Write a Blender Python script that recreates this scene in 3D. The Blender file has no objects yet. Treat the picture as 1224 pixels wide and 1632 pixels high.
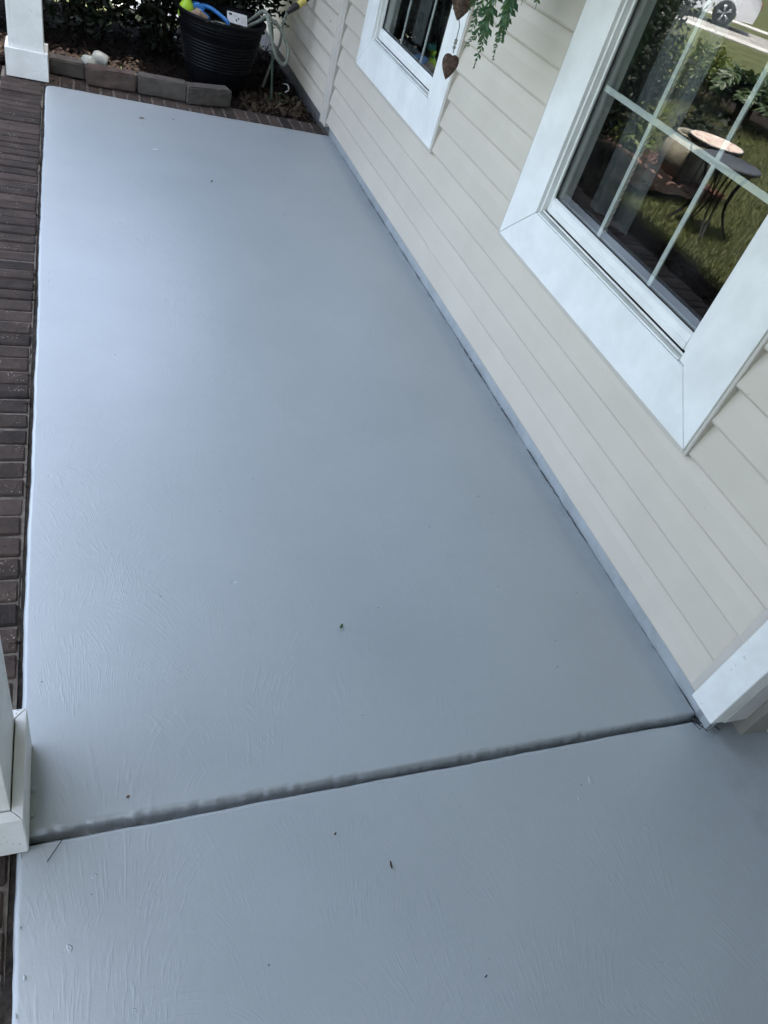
import bpy, bmesh, math, random
import numpy as np
from mathutils import Vector, Matrix, Euler

random.seed(11); rng = np.random.default_rng(11)
scene = bpy.context.scene
C = scene.collection

# ------------------------------------------------------------------ camera
cam_d = bpy.data.cameras.new('camera'); cam = bpy.data.objects.new('camera', cam_d); C.objects.link(cam)
cam.location = (-1.5561, 0, 1.5); cam.rotation_euler = (0.81286, -0.25885, -0.30326)
cam_d.sensor_fit = 'VERTICAL'; cam_d.sensor_height = 24.0; cam_d.lens = 24.0 * 1147.04 / 1632.0
cam_d.clip_start = 0.02; cam_d.clip_end = 600
scene.camera = cam

# ------------------------------------------------------------------ world, sun, exposure
SUN_TRAVEL = Vector((-0.20, 0.06, -1.0)).normalized()
w = bpy.data.worlds.new('World'); scene.world = w; w.use_nodes = True
nt = w.node_tree; nt.nodes.clear()
wo = nt.nodes.new('ShaderNodeOutputWorld'); bg = nt.nodes.new('ShaderNodeBackground')
sky = nt.nodes.new('ShaderNodeTexSky'); sky.sky_type = 'NISHITA'; sky.sun_disc = False
sky.sun_elevation = math.asin(-SUN_TRAVEL.z); sky.sun_rotation = math.atan2(-SUN_TRAVEL.x, -SUN_TRAVEL.y)
sky.air_density = 1.0; sky.dust_density = 2.5; sky.ozone_density = 1.0
hs = nt.nodes.new('ShaderNodeHueSaturation'); hs.inputs['Saturation'].default_value = 0.68
nt.links.new(sky.outputs[0], hs.inputs['Color']); nt.links.new(hs.outputs[0], bg.inputs[0])
bg.inputs[1].default_value = 0.15
nt.links.new(bg.outputs[0], wo.inputs[0])
sd = bpy.data.lights.new('sun', 'SUN'); sd.energy = 3.6; sd.angle = math.radians(0.53); sd.color = (1.0, 0.95, 0.87)
so = bpy.data.objects.new('sun', sd); C.objects.link(so); so.location = (0, 0, 20)
so.rotation_euler = SUN_TRAVEL.to_track_quat('-Z', 'Y').to_euler()
vs = scene.view_settings
scene.display_settings.display_device = 'sRGB'
vs.view_transform = 'Standard'; vs.look = 'None'; vs.gamma = 1.0; vs.use_curve_mapping = False
vs.exposure = 2.84
scene.cycles.max_bounces = 10; scene.cycles.diffuse_bounces = 5; scene.cycles.glossy_bounces = 4
scene.cycles.transparent_max_bounces = 12
scene.cycles.caustics_reflective = False; scene.cycles.caustics_refractive = False
try: scene.cycles.use_denoising = True
except Exception: pass

# ------------------------------------------------------------------ material helpers
class NT:
    def __init__(s, name):
        s.m = bpy.data.materials.new(name); s.m.use_nodes = True; s.t = s.m.node_tree
        s.t.nodes.clear(); s.out = s.n('ShaderNodeOutputMaterial')
    def n(s, k, **kw):
        x = s.t.nodes.new(k)
        for a, b in kw.items(): setattr(x, a, b)
        return x
    def l(s, a, b): s.t.links.new(a, b)
    def val(s, sock, v):
        if hasattr(v, 'is_output'): s.l(v, sock)
        else: sock.default_value = v
    def math(s, op, a, b=0.0, c=None, clamp=False):
        x = s.n('ShaderNodeMath', operation=op, use_clamp=clamp)
        s.val(x.inputs[0], a); s.val(x.inputs[1], b)
        if c is not None: s.val(x.inputs[2], c)
        return x.outputs[0]
    def noise(s, vec, scale, detail=3.0, rough=0.55, dist=0.0):
        x = s.n('ShaderNodeTexNoise'); s.l(vec, x.inputs['Vector'])
        x.inputs['Scale'].default_value = scale; x.inputs['Detail'].default_value = detail
        x.inputs['Roughness'].default_value = rough; x.inputs['Distortion'].default_value = dist
        return x.outputs[0]
    def ramp(s, fac, lo, hi):
        x = s.n('ShaderNodeMapRange', interpolation_type='SMOOTHSTEP'); s.val(x.inputs[0], fac)
        x.inputs[1].default_value = lo; x.inputs[2].default_value = hi
        return x.outputs[0]
    def mix(s, fac, a, b):
        x = s.n('ShaderNodeMix', data_type='RGBA'); s.val(x.inputs[0], fac)
        for i, v in ((6, a), (7, b)):
            if hasattr(v, 'is_output'): s.l(v, x.inputs[i])
            else: x.inputs[i].default_value = (*v, 1)
        return x.outputs[2]
    def coord(s): return s.n('ShaderNodeTexCoord').outputs['Object']
    def rnd(s): return s.n('ShaderNodeObjectInfo').outputs['Random']
    def island(s): return s.n('ShaderNodeNewGeometry').outputs['Random Per Island']
    def bump(s, h, strength, dist, normal=None):
        b = s.n('ShaderNodeBump'); b.inputs['Strength'].default_value = strength; b.inputs['Distance'].default_value = dist
        s.l(h, b.inputs['Height'])
        if normal is not None: s.l(normal, b.inputs['Normal'])
        return b.outputs[0]
    def bsdf(s, color, rough, spec=0.5, metal=0.0, normal=None, **kw):
        p = s.n('ShaderNodeBsdfPrincipled')
        s.val(p.inputs['Base Color'], color if hasattr(color, 'is_output') else (*color, 1))
        s.val(p.inputs['Roughness'], rough); p.inputs['Specular IOR Level'].default_value = spec
        p.inputs['Metallic'].default_value = metal
        if normal is not None: s.l(normal, p.inputs['Normal'])
        for k, v in kw.items(): p.inputs[k].default_value = v
        s.l(p.outputs[0], s.out.inputs[0]); return p

def simple(name, c1, c2, rough=0.5, scale=8, bump=0.0, bscale=60, bdist=0.002, spec=0.4, metal=0.0, rand=0.0, specks=None, speck_scale=90, speck_thr=0.12):
    """Principled surface whose colour wanders between c1 and c2; rand adds a per-object shift."""
    t = NT(name); co = t.coord(); vec = co
    if rand:
        r = t.rnd(); off = t.n('ShaderNodeVectorMath', operation='ADD'); t.l(co, off.inputs[0])
        cm = t.n('ShaderNodeCombineXYZ')
        for i, k in enumerate((7.1, 13.7, 29.3)): t.l(t.math('MULTIPLY', r, k), cm.inputs[i])
        t.l(cm.outputs[0], off.inputs[1]); vec = off.outputs[0]
    f = t.ramp(t.noise(vec, scale, 5, 0.6), 0.3, 0.7)
    if rand: f = t.math('ADD', t.math('MULTIPLY', f, 1 - rand), t.math('MULTIPLY', t.rnd(), rand))
    col = t.mix(f, c1, c2)
    if specks:
        dn = t.n('ShaderNodeTexNoise'); t.l(vec, dn.inputs['Vector']); dn.inputs['Scale'].default_value = speck_scale * 2.2; dn.inputs['Detail'].default_value = 3
        dv = t.n('ShaderNodeVectorMath', operation='SCALE'); t.l(dn.outputs['Color'], dv.inputs[0]); dv.inputs['Scale'].default_value = 1.1 / speck_scale
        da = t.n('ShaderNodeVectorMath', operation='ADD'); t.l(vec, da.inputs[0]); t.l(dv.outputs[0], da.inputs[1])
        v = t.n('ShaderNodeTexVoronoi'); t.l(da.outputs[0], v.inputs['Vector']); v.inputs['Scale'].default_value = speck_scale
        col = t.mix(t.math('MULTIPLY', t.math('LESS_THAN', v.outputs[0], speck_thr), t.ramp(t.noise(vec, speck_scale * .13, 2), 0.52, 0.66)), col, specks)
    nrm = t.bump(t.noise(vec, bscale, 6, 0.65), bump, bdist) if bump else None
    t.bsdf(col, rough, spec, metal, nrm); return t.m

def island_mat(name, cols, rough=0.6, spec=0.3, trans=0.0):
    """colour picked per loose piece (leaf, chip, blade)."""
    t = NT(name); r = t.island()
    cr = t.n('ShaderNodeValToRGB'); t.l(r, cr.inputs[0]); e = cr.color_ramp.elements
    e[0].position = 0; e[0].color = (*cols[0], 1); e[1].position = 1; e[1].color = (*cols[-1], 1)
    for i, c in enumerate(cols[1:-1]):
        x = e.new((i + 1) / (len(cols) - 1)); x.color = (*c, 1)
    if trans:
        p = t.bsdf(cr.outputs[0], rough, spec)
        tr = t.n('ShaderNodeBsdfTranslucent'); t.l(cr.outputs[0], tr.inputs[0])
        mx = t.n('ShaderNodeMixShader'); mx.inputs[0].default_value = trans
        t.l(p.outputs[0], mx.inputs[1]); t.l(tr.outputs[0], mx.inputs[2]); t.l(mx.outputs[0], t.out.inputs[0])
    else: t.bsdf(cr.outputs[0], rough, spec)
    return t.m

def floor_paint():
    t = NT('painted_concrete'); co = t.coord()
    # brush and trowel strokes: stretched noise turned by a different angle in each soft cell
    h = None
    for k, (cell, off, sx_, sy_) in enumerate(((3.6, 0.0, 115, 13), (5.6, 3.7, 200, 26), (2.7, 9.1, 300, 16))):
        mp = t.n('ShaderNodeVectorMath', operation='ADD'); t.l(co, mp.inputs[0]); mp.inputs[1].default_value = (off, off * 1.3, 0)
        fl_ = t.n('ShaderNodeVectorMath', operation='MULTIPLY'); t.l(mp.outputs[0], fl_.inputs[0]); fl_.inputs[1].default_value = (1, 1, 0)
        vo = t.n('ShaderNodeTexVoronoi'); t.l(fl_.outputs[0], vo.inputs['Vector']); vo.inputs['Scale'].default_value = cell
        ve = t.n('ShaderNodeTexVoronoi', feature='DISTANCE_TO_EDGE'); t.l(fl_.outputs[0], ve.inputs['Vector']); ve.inputs['Scale'].default_value = cell
        sc3 = t.n('ShaderNodeSeparateColor'); t.l(vo.outputs['Color'], sc3.inputs[0])
        ang = t.math('MULTIPLY', t.math('SUBTRACT', sc3.outputs[0], 0.45), 1.5)
        lp = t.n('ShaderNodeVectorMath', operation='SUBTRACT'); t.l(fl_.outputs[0], lp.inputs[0]); t.l(vo.outputs['Position'], lp.inputs[1])
        # strokes fan out a little from the cell's middle, as a wrist swings
        sp_ = t.n('ShaderNodeSeparateXYZ'); t.l(lp.outputs[0], sp_.inputs[0])
        ang = t.math('ADD', ang, t.math('MULTIPLY', sp_.outputs[0], 2.6))
        rt = t.n('ShaderNodeVectorRotate', rotation_type='Z_AXIS'); t.l(lp.outputs[0], rt.inputs['Vector']); t.l(ang, rt.inputs['Angle'])
        sc = t.n('ShaderNodeVectorMath', operation='MULTIPLY'); t.l(rt.outputs[0], sc.inputs[0]); sc.inputs[1].default_value = (sx_, sy_, 1)
        ad = t.n('ShaderNodeVectorMath', operation='ADD'); t.l(sc.outputs[0], ad.inputs[0])
        of = t.n('ShaderNodeVectorMath', operation='SCALE'); t.l(vo.outputs['Color'], of.inputs[0]); of.inputs['Scale'].default_value = 40; t.l(of.outputs[0], ad.inputs[1])
        st = t.n('ShaderNodeTexNoise'); t.l(ad.outputs[0], st.inputs['Vector']); st.inputs['Scale'].default_value = 1.0; st.inputs['Detail'].default_value = 1.5
        mask = t.math('MULTIPLY', t.ramp(ve.outputs['Distance'], 0.02, 0.2), t.math('ADD', 0.18, t.math('MULTIPLY', t.ramp(t.noise(mp.outputs[0], 2.1 + k * 1.3, 2, 0.5), 0.36, 0.64), 0.82)))
        s = t.math('MULTIPLY', t.ramp(st.outputs[0], 0.52, 0.74), mask)
        h = s if h is None else t.math('ADD', h, s)
    # faint roller direction everywhere
    sc = t.n('ShaderNodeVectorMath', operation='MULTIPLY'); t.l(co, sc.inputs[0]); sc.inputs[1].default_value = (140, 11, 1)
    h = t.math('ADD', h, t.math('MULTIPLY', t.noise(sc.outputs[0], 1.0, 2), 0.34))
    fine = t.noise(co, 240, 4, 0.6)
    h = t.math('ADD', h, t.math('MULTIPLY', fine, 0.34))
    n1 = t.bump(h, 0.16, 0.0024)
    # pits and blisters
    v = t.n('ShaderNodeTexVoronoi'); t.l(co, v.inputs['Vector']); v.inputs['Scale'].default_value = 9.0; v.inputs['Randomness'].default_value = 1.0
    sel = t.n('ShaderNodeSeparateColor'); t.l(v.outputs['Color'], sel.inputs[0])
    rad = t.math('MULTIPLY', sel.outputs[1], 0.085)
    pit = t.math('MULTIPLY', t.math('LESS_THAN', sel.outputs[0], 0.5), t.math('SUBTRACT', 1.0, t.math('DIVIDE', v.outputs[0], t.math('ADD', rad, 0.015)), clamp=True))
    pit = t.math('MULTIPLY', pit, t.ramp(t.noise(co, 130, 3), 0.35, 0.6))
    n2 = t.bump(t.math('MULTIPLY', pit, -1.0), 0.55, 0.004, n1)
    big = t.bump(t.noise(co, 3.0, 3, 0.5), 0.35, 0.012, n2)
    f = t.math('ADD', t.math('MULTIPLY', t.ramp(t.noise(co, 2.2, 4, 0.6), 0.3, 0.7), .7), t.math('MULTIPLY', t.ramp(t.noise(co, 38, 5, 0.7), 0.35, 0.68), .3))
    col = t.mix(f, (0.342, 0.374, 0.388), (0.376, 0.407, 0.420))
    # scuffed, gritty paint in broad patches towards the open edge and tiny dark grit
    gr = t.math('MULTIPLY', t.ramp(t.noise(co, 150, 5, 0.7), 0.57, 0.66), t.ramp(t.noise(co, 4.5, 2), 0.52, 0.72))
    sx = t.n('ShaderNodeSeparateXYZ'); t.l(co, sx.inputs[0])
    gr = t.math('MULTIPLY', gr, t.ramp(t.math('MULTIPLY', sx.outputs[0], -1.0), 1.15, 1.62))
    col = t.mix(t.math('MULTIPLY', gr, 0.45), col, (0.2, 0.21, 0.23))
    # shade and some grime painted into the joint; grime smeared along the wall foot
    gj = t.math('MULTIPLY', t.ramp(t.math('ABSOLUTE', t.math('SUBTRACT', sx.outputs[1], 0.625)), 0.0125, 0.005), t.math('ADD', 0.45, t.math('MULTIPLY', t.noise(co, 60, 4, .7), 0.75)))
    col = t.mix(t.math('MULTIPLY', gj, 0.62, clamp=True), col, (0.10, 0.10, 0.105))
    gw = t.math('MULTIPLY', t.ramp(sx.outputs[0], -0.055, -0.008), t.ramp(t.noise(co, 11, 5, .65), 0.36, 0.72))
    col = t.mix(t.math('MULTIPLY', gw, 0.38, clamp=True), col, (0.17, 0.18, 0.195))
    v2 = t.n('ShaderNodeTexVoronoi'); t.l(co, v2.inputs['Vector']); v2.inputs['Scale'].default_value = 26
    s2 = t.n('ShaderNodeSeparateColor'); t.l(v2.outputs['Color'], s2.inputs[0])
    dot = t.math('MULTIPLY', t.math('LESS_THAN', v2.outputs[0], 0.05), t.math('LESS_THAN', s2.outputs[0], 0.09))
    col = t.mix(dot, col, (0.06, 0.055, 0.05))
    rg = t.math('ADD', 0.28, t.math('MULTIPLY', t.noise(co, 4.0, 5, .65), 0.24))
    t.bsdf(col, rg, 0.6, 0, big, **{'Coat Weight': 0.8, 'Coat Roughness': 0.36, 'Coat IOR': 1.5}); return t.m

def glass_mat():
    t = NT('window_glass'); co = t.coord()
    fr = t.n('ShaderNodeFresnel'); bf = t.n('ShaderNodeNewGeometry').outputs['Backfacing']
    t.l(t.math('SUBTRACT', 1.5, t.math('MULTIPLY', bf, 1.5 - 1 / 1.5)), fr.inputs[0])   # same reflectance from both faces of the sheet
    tr = t.n('ShaderNodeBsdfTransparent'); tr.inputs[0].default_value = (0.9, 0.92, 0.91, 1)
    gl = t.n('ShaderNodeBsdfGlossy'); gl.inputs['Roughness'].default_value = 0.0
    mx = t.n('ShaderNodeMixShader'); F_ = fr.outputs[0]; t.l(t.math('DIVIDE', t.math('MULTIPLY', F_, 3.0), t.math('ADD', 1.0, t.math('MULTIPLY', F_, 6.0)), clamp=True), mx.inputs[0])   # double glazing with a coating
    t.l(tr.outputs[0], mx.inputs[1]); t.l(gl.outputs[0], mx.inputs[2])
    # dust film and dried splashes
    df = t.n('ShaderNodeBsdfDiffuse'); df.inputs[0].default_value = (0.6, 0.62, 0.62, 1)
    v = t.n('ShaderNodeTexVoronoi'); t.l(co, v.inputs['Vector']); v.inputs['Scale'].default_value = 75
    sp = t.math('MULTIPLY', t.math('LESS_THAN', v.outputs[0], 0.13), t.ramp(t.noise(co, 9, 2), 0.56, 0.66))
    fac = t.math('ADD', t.math('MULTIPLY', sp, 0.16), t.math('MULTIPLY', t.ramp(t.noise(co, 6, 4), 0.4, 0.8), 0.012))
    m2 = t.n('ShaderNodeMixShader'); t.l(fac, m2.inputs[0]); t.l(mx.outputs[0], m2.inputs[1]); t.l(df.outputs[0], m2.inputs[2])
    t.l(m2.outputs[0], t.out.inputs[0]); return t.m

M = {}
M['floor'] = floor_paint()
M['glass'] = glass_mat()
M['siding'] = simple('vinyl_siding', (0.535, 0.488, 0.417), (0.582, 0.534, 0.457), 0.44, 3.2, 0.14, 140, 0.0012, 0.4, rand=0.2, specks=(0.2, 0.17, 0.14), speck_scale=48, speck_thr=0.06)
M['trim_tan'] = simple('tan_vinyl_trim', (0.5, 0.47, 0.42), (0.54, 0.51, 0.46), 0.4, 6, 0.05, 120, 0.0005)
M['white'] = simple('white_vinyl', (0.745, 0.75, 0.735), (0.84, 0.845, 0.83), 0.38, 7, 0.16, 45, 0.0012, 0.45, specks=(0.3, 0.28, 0.25), speck_scale=60, speck_thr=0.05)
M['white_dirty'] = simple('weathered_white_paint', (0.70, 0.70, 0.67), (0.81, 0.81, 0.79), 0.45, 9, 0.3, 50, 0.0015, 0.4, specks=(0.2, 0.175, 0.15), speck_scale=75, speck_thr=0.15)
M['jamb'] = simple('grey_jamb', (0.46, 0.46, 0.44), (0.54, 0.54, 0.52), 0.5, 9, 0.15, 60, 0.001)
M['gasket'] = simple('black_gasket', (0.012, 0.012, 0.013), (0.02, 0.02, 0.02), 0.5)
M['muntin'] = simple('muntin_white', (0.8, 0.82, 0.8), (0.84, 0.86, 0.84), 0.5)
M['track'] = simple('grey_sill_track', (0.38, 0.38, 0.36), (0.5, 0.5, 0.47), 0.45, 14)
M['brick'] = simple('dark_brick', (0.020, 0.0165, 0.015), (0.082, 0.060, 0.050), 0.88, 14, 1.0, 60, 0.006, 0.2, rand=0.6, specks=(0.32, 0.29, 0.25), speck_scale=110, speck_thr=0.2)
M['gapsoil'] = simple('gap_soil', (0.012, 0.010, 0.008), (0.05, 0.04, 0.032), 0.95, 30, 1.0, 90, 0.006)
M['stone_red'] = simple('reddish_edging_concrete', (0.065, 0.045, 0.038), (0.115, 0.085, 0.073), 0.9, 14, 0.8, 110, 0.005, 0.2)
M['mortar'] = simple('mortar', (0.09, 0.078, 0.067), (0.20, 0.175, 0.15), 0.95, 22, 0.9, 90, 0.004, 0.1)
M['stone'] = simple('edging_concrete', (0.058, 0.05, 0.045), (0.12, 0.106, 0.095), 0.9, 16, 0.9, 110, 0.004, 0.2, rand=0.4)
M['foundation'] = simple('rough_foundation', (0.1, 0.1, 0.1), (0.16, 0.155, 0.15), 0.9, 14, 0.6, 60, 0.004)
M['soil'] = simple('dark_soil', (0.008, 0.006, 0.005), (0.02, 0.014, 0.011), 0.95, 25, 0.9, 70, 0.01, 0.1)
M['chips'] = island_mat('mulch_chips', [(0.004, 0.003, 0.0025), (0.013, 0.0065, 0.005), (0.007, 0.004, 0.0035), (0.015, 0.009, 0.0065), (0.008, 0.0042, 0.0034), (0.026, 0.02, 0.015)], 0.9, 0.15)
M['redchips'] = island_mat('red_mulch_chips', [(0.05, 0.022, 0.016), (0.12, 0.055, 0.04), (0.04, 0.019, 0.014), (0.18, 0.10, 0.075)], 0.9, 0.15)
M['ceiling'] = simple('painted_ceiling', (0.38, 0.385, 0.39), (0.42, 0.425, 0.43), 0.6, 2)
M['roof'] = simple('roof_shingle', (0.06, 0.055, 0.05), (0.1, 0.09, 0.085), 0.95, 6, 0.5, 30, 0.01)
M['room'] = simple('room_paint', (0.24, 0.225, 0.2), (0.28, 0.26, 0.235), 0.8, 2)
M['roomfloor'] = simple('room_floor_wood', (0.06, 0.045, 0.035), (0.09, 0.065, 0.05), 0.5, 4)
M['curtain_tan'] = simple('tan_curtain', (0.06, 0.055, 0.048), (0.09, 0.082, 0.07), 0.9, 40, 0.3, 200, 0.001)
M['curtain_grey'] = simple('grey_sheer_curtain', (0.17, 0.18, 0.195), (0.22, 0.235, 0.25), 0.9, 30, 0.2, 200, 0.001)
M['lace'] = simple('dark_iron_scroll', (0.015, 0.014, 0.013), (0.03, 0.028, 0.025), 0.6)
M['curtain_taupe'] = simple('taupe_lace', (0.30, 0.265, 0.215), (0.38, 0.34, 0.28), 0.9, 30, 0.3, 150, 0.001)
M['rope'] = simple('twisted_cord', (0.42, 0.39, 0.35), (0.6, 0.56, 0.5), 0.8, 60)
M['sillboard'] = simple('inner_sill', (0.25, 0.26, 0.28), (0.3, 0.31, 0.33), 0.4)
M['pot'] = simple('black_plastic', (0.004, 0.0045, 0.006), (0.007, 0.0075, 0.009), 0.45, 9, 0.0, spec=0.12, specks=(0.5, 0.5, 0.48), speck_scale=33, speck_thr=0.07)
M['lime'] = simple('lime_plastic', (0.34, 0.56, 0.03), (0.42, 0.64, 0.05), 0.3, 6)
M['teal'] = simple('teal_label', (0.01, 0.16, 0.17), (0.02, 0.2, 0.2), 0.35)
M['blue'] = simple('blue_plastic', (0.012, 0.12, 0.36), (0.02, 0.16, 0.43), 0.35, 10)
M['sponge'] = simple('tan_cloth', (0.22, 0.16, 0.11), (0.33, 0.25, 0.18), 0.95, 20, 0.8, 40, 0.006)
M['packet'] = simple('white_packet', (0.55, 0.56, 0.58), (0.65, 0.66, 0.68), 0.4, 20)
M['ink'] = simple('packet_print', (0.02, 0.02, 0.03), (0.05, 0.05, 0.07), 0.5)
M['hose'] = simple('grey_green_hose', (0.13, 0.15, 0.125), (0.24, 0.26, 0.22), 0.75, 60, 0.5, 260, 0.002)
M['hose_green'] = simple('dark_green_hose', (0.025, 0.05, 0.035), (0.045, 0.075, 0.05), 0.6, 30)
M['rubber'] = simple('black_rubber', (0.012, 0.012, 0.014), (0.022, 0.022, 0.025), 0.5)
M['yellow'] = simple('yellow_plastic', (0.6, 0.50, 0.12), (0.68, 0.58, 0.17), 0.4, 20)
M['bush'] = island_mat('bush_leaves', [(0.008, 0.014, 0.006), (0.014, 0.022, 0.009), (0.010, 0.017, 0.008), (0.019, 0.023, 0.012)], 0.55, 0.3, 0.06)
M['stem'] = simple('shrub_stem', (0.018, 0.014, 0.011), (0.035, 0.028, 0.022), 0.9, 30, 0.5, 90, 0.003)
M['weed'] = island_mat('weed_leaves', [(0.05, 0.12, 0.05), (0.07, 0.16, 0.065), (0.055, 0.13, 0.06)], 0.5, 0.4, 0.25)
M['fern'] = island_mat('fern_leaflets', [(0.035, 0.10, 0.045), (0.06, 0.15, 0.06), (0.045, 0.12, 0.06), (0.11, 0.19, 0.06), (0.03, 0.085, 0.045)], 0.45, 0.4, 0.25)
M['fernstem'] = simple('fern_stem', (0.07, 0.12, 0.04), (0.12, 0.15, 0.06), 0.6)
M['petal'] = island_mat('pale_yellow_petals', [(0.75, 0.65, 0.22), (0.8, 0.74, 0.4), (0.78, 0.6, 0.3)], 0.6, 0.2, 0.3)
M['coir'] = simple('coir_basket', (0.12, 0.08, 0.045), (0.2, 0.14, 0.08), 0.95, 60, 0.8, 150, 0.004)
M['rust'] = simple('rusty_tin', (0.05, 0.028, 0.02), (0.16, 0.10, 0.075), 0.65, 90, 0.5, 160, 0.002, 0.3, 0.3)
M['rust_light'] = simple('rust_embossing', (0.16, 0.11, 0.085), (0.24, 0.17, 0.135), 0.6, 80)
M['cord'] = simple('dark_cord', (0.03, 0.03, 0.03), (0.08, 0.08, 0.08), 0.7)
M['bead'] = simple('grey_glass_bead', (0.20, 0.20, 0.19), (0.32, 0.32, 0.30), 0.2, 60)
M['ceramic'] = simple('white_ceramic', (0.34, 0.35, 0.31), (0.42, 0.43, 0.38), 0.3, 14, specks=(0.1, 0.12, 0.08), speck_scale=40)
M['lawn'] = simple('lawn_soil', (0.06, 0.07, 0.03), (0.105, 0.115, 0.05), 0.95, 3, 0.9, 60, 0.02, 0.1)
M['grass'] = island_mat('grass_blades', [(0.08, 0.10, 0.03), (0.115, 0.135, 0.045), (0.14, 0.15, 0.06), (0.2, 0.18, 0.1)], 0.6, 0.25, 0.3)
M['pave'] = simple('pale_concrete', (0.4, 0.38, 0.35), (0.5, 0.48, 0.44), 0.9, 1.5, 0.4, 40, 0.003)
M['roadpave'] = simple('worn_concrete_road', (0.24, 0.23, 0.215), (0.33, 0.315, 0.29), 0.9, 1.2, 0.4, 40, 0.003)
M['asphalt'] = simple('asphalt', (0.05, 0.05, 0.052), (0.075, 0.074, 0.073), 0.95, 3, 0.5, 80, 0.004)
M['urn'] = simple('urn_glaze', (0.17, 0.15, 0.11), (0.29, 0.265, 0.21), 0.6, 7, 0.3, 30, 0.004)
M['blackmetal'] = simple('black_metal', (0.012, 0.012, 0.013), (0.025, 0.024, 0.024), 0.4, 20)
M['seat'] = simple('black_seat', (0.02, 0.021, 0.023), (0.035, 0.035, 0.037), 0.45, 9)
M['tile_rand'] = island_mat('mosaic_tiles', [(0.66, 0.46, 0.38), (0.72, 0.62, 0.52), (0.6, 0.32, 0.28), (0.76, 0.7, 0.58), (0.7, 0.55, 0.38)], 0.4, 0.4)
M['grout'] = simple('grout', (0.5, 0.45, 0.38), (0.56, 0.5, 0.42), 0.9)
M['terracotta'] = simple('terracotta_edging', (0.075, 0.042, 0.033), (0.15, 0.085, 0.066), 0.9, 14, 0.5, 60, 0.004, rand=0.4)
M['sunbush'] = island_mat('sunny_shrub_leaves', [(0.09, 0.13, 0.025), (0.13, 0.16, 0.035), (0.07, 0.11, 0.03), (0.17, 0.17, 0.05)], 0.5, 0.3, 0.3)
M['palm'] = island_mat('dark_frond', [(0.03, 0.06, 0.025), (0.045, 0.075, 0.03), (0.06, 0.09, 0.03)], 0.45, 0.4, 0.2)
M['treeleaf'] = island_mat('tree_leaves', [(0.04, 0.07, 0.02), (0.06, 0.10, 0.03), (0.085, 0.12, 0.035), (0.05, 0.08, 0.03)], 0.55, 0.3, 0.3)
M['bark'] = simple('bark', (0.06, 0.045, 0.035), (0.12, 0.095, 0.075), 0.95, 14, 0.9, 40, 0.02)
M['carpaint'] = simple('white_car_paint', (0.72, 0.72, 0.73), (0.74, 0.74, 0.75), 0.2, 1, spec=0.5)
M['carglass'] = simple('car_glass', (0.01, 0.012, 0.014), (0.015, 0.016, 0.018), 0.08, 1)
M['alloy'] = simple('alloy_wheel', (0.42, 0.42, 0.43), (0.48, 0.48, 0.49), 0.3, 5, metal=0.8)
M['tyre'] = simple('tyre_rubber', (0.015, 0.015, 0.015), (0.025, 0.025, 0.025), 0.85)
M['lamp_red'] = simple('tail_lamp', (0.3, 0.02, 0.02), (0.35, 0.03, 0.03), 0.2)
M['deadleaf'] = simple('dead_leaf', (0.09, 0.05, 0.03), (0.2, 0.13, 0.08), 0.8, 60)
M['greenbit'] = simple('green_leaf_bit', (0.03, 0.07, 0.02), (0.06, 0.11, 0.03), 0.6)
M['twig'] = simple('twig', (0.03, 0.025, 0.02), (0.07, 0.05, 0.035), 0.9)
M['chalk'] = simple('pale_flake', (0.55, 0.57, 0.6), (0.65, 0.66, 0.68), 0.8)
M['door'] = simple('painted_door', (0.34, 0.33, 0.31), (0.4, 0.39, 0.37), 0.4, 2)
M['litter'] = island_mat('dry_litter', [(0.02, 0.014, 0.01), (0.05, 0.036, 0.025), (0.085, 0.066, 0.046), (0.03, 0.021, 0.015)], 0.9, 0.1)

# ------------------------------------------------------------------ object helpers
def tag(o, label=None, cat=None, group=None, kind=None):
    if label: o['label'] = label
    if cat: o['category'] = cat
    if group: o['group'] = group
    if kind: o['kind'] = kind
    return o
def thing(name, label, cat, loc=(0, 0, 0), rot=(0, 0, 0), group=None):
    o = bpy.data.objects.new(name, None); C.objects.link(o); o.location = loc; o.rotation_euler = rot
    o.empty_display_size = 0.1
    return tag(o, label, cat, group)
def link(name, me, mat, parent=None, loc=None, rot=None, smooth=False):
    if mat is not None and not me.materials: me.materials.append(mat)
    if smooth:
        me.polygons.foreach_set('use_smooth', [True] * len(me.polygons))
    o = bpy.data.objects.new(name, me); C.objects.link(o)
    if parent is not None: o.parent = parent
    if loc is not None: o.location = loc
    if rot is not None: o.rotation_euler = rot
    return o
def from_bm(name, bm, mat, parent=None, loc=None, rot=None, smooth=False):
    bmesh.ops.recalc_face_normals(bm, faces=bm.faces)
    me = bpy.data.meshes.new(name); bm.to_mesh(me); bm.free()
    return link(name, me, mat, parent, loc, rot, smooth)
def pyd(name, v, f, mat, parent=None, loc=None, rot=None, smooth=False):
    me = bpy.data.meshes.new(name); me.from_pydata([tuple(map(float, x)) for x in v], [], [tuple(map(int, x)) for x in f]); me.update()
    return link(name, me, mat, parent, loc, rot, smooth)
def quads_mesh(name, V, mat, parent=None, n=4):
    """V: (N*n,3) array, each n consecutive verts one face. fast."""
    me = bpy.data.meshes.new(name); N = len(V) // n
    me.vertices.add(len(V)); me.vertices.foreach_set('co', V.astype(np.float32).ravel())
    me.loops.add(N * n); me.loops.foreach_set('vertex_index', np.arange(N * n, dtype=np.int32))
    me.polygons.add(N); me.polygons.foreach_set('loop_start', np.arange(0, N * n, n, dtype=np.int32))
    me.update(calc_edges=True); me.validate()
    return link(name, me, mat, parent)
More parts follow.
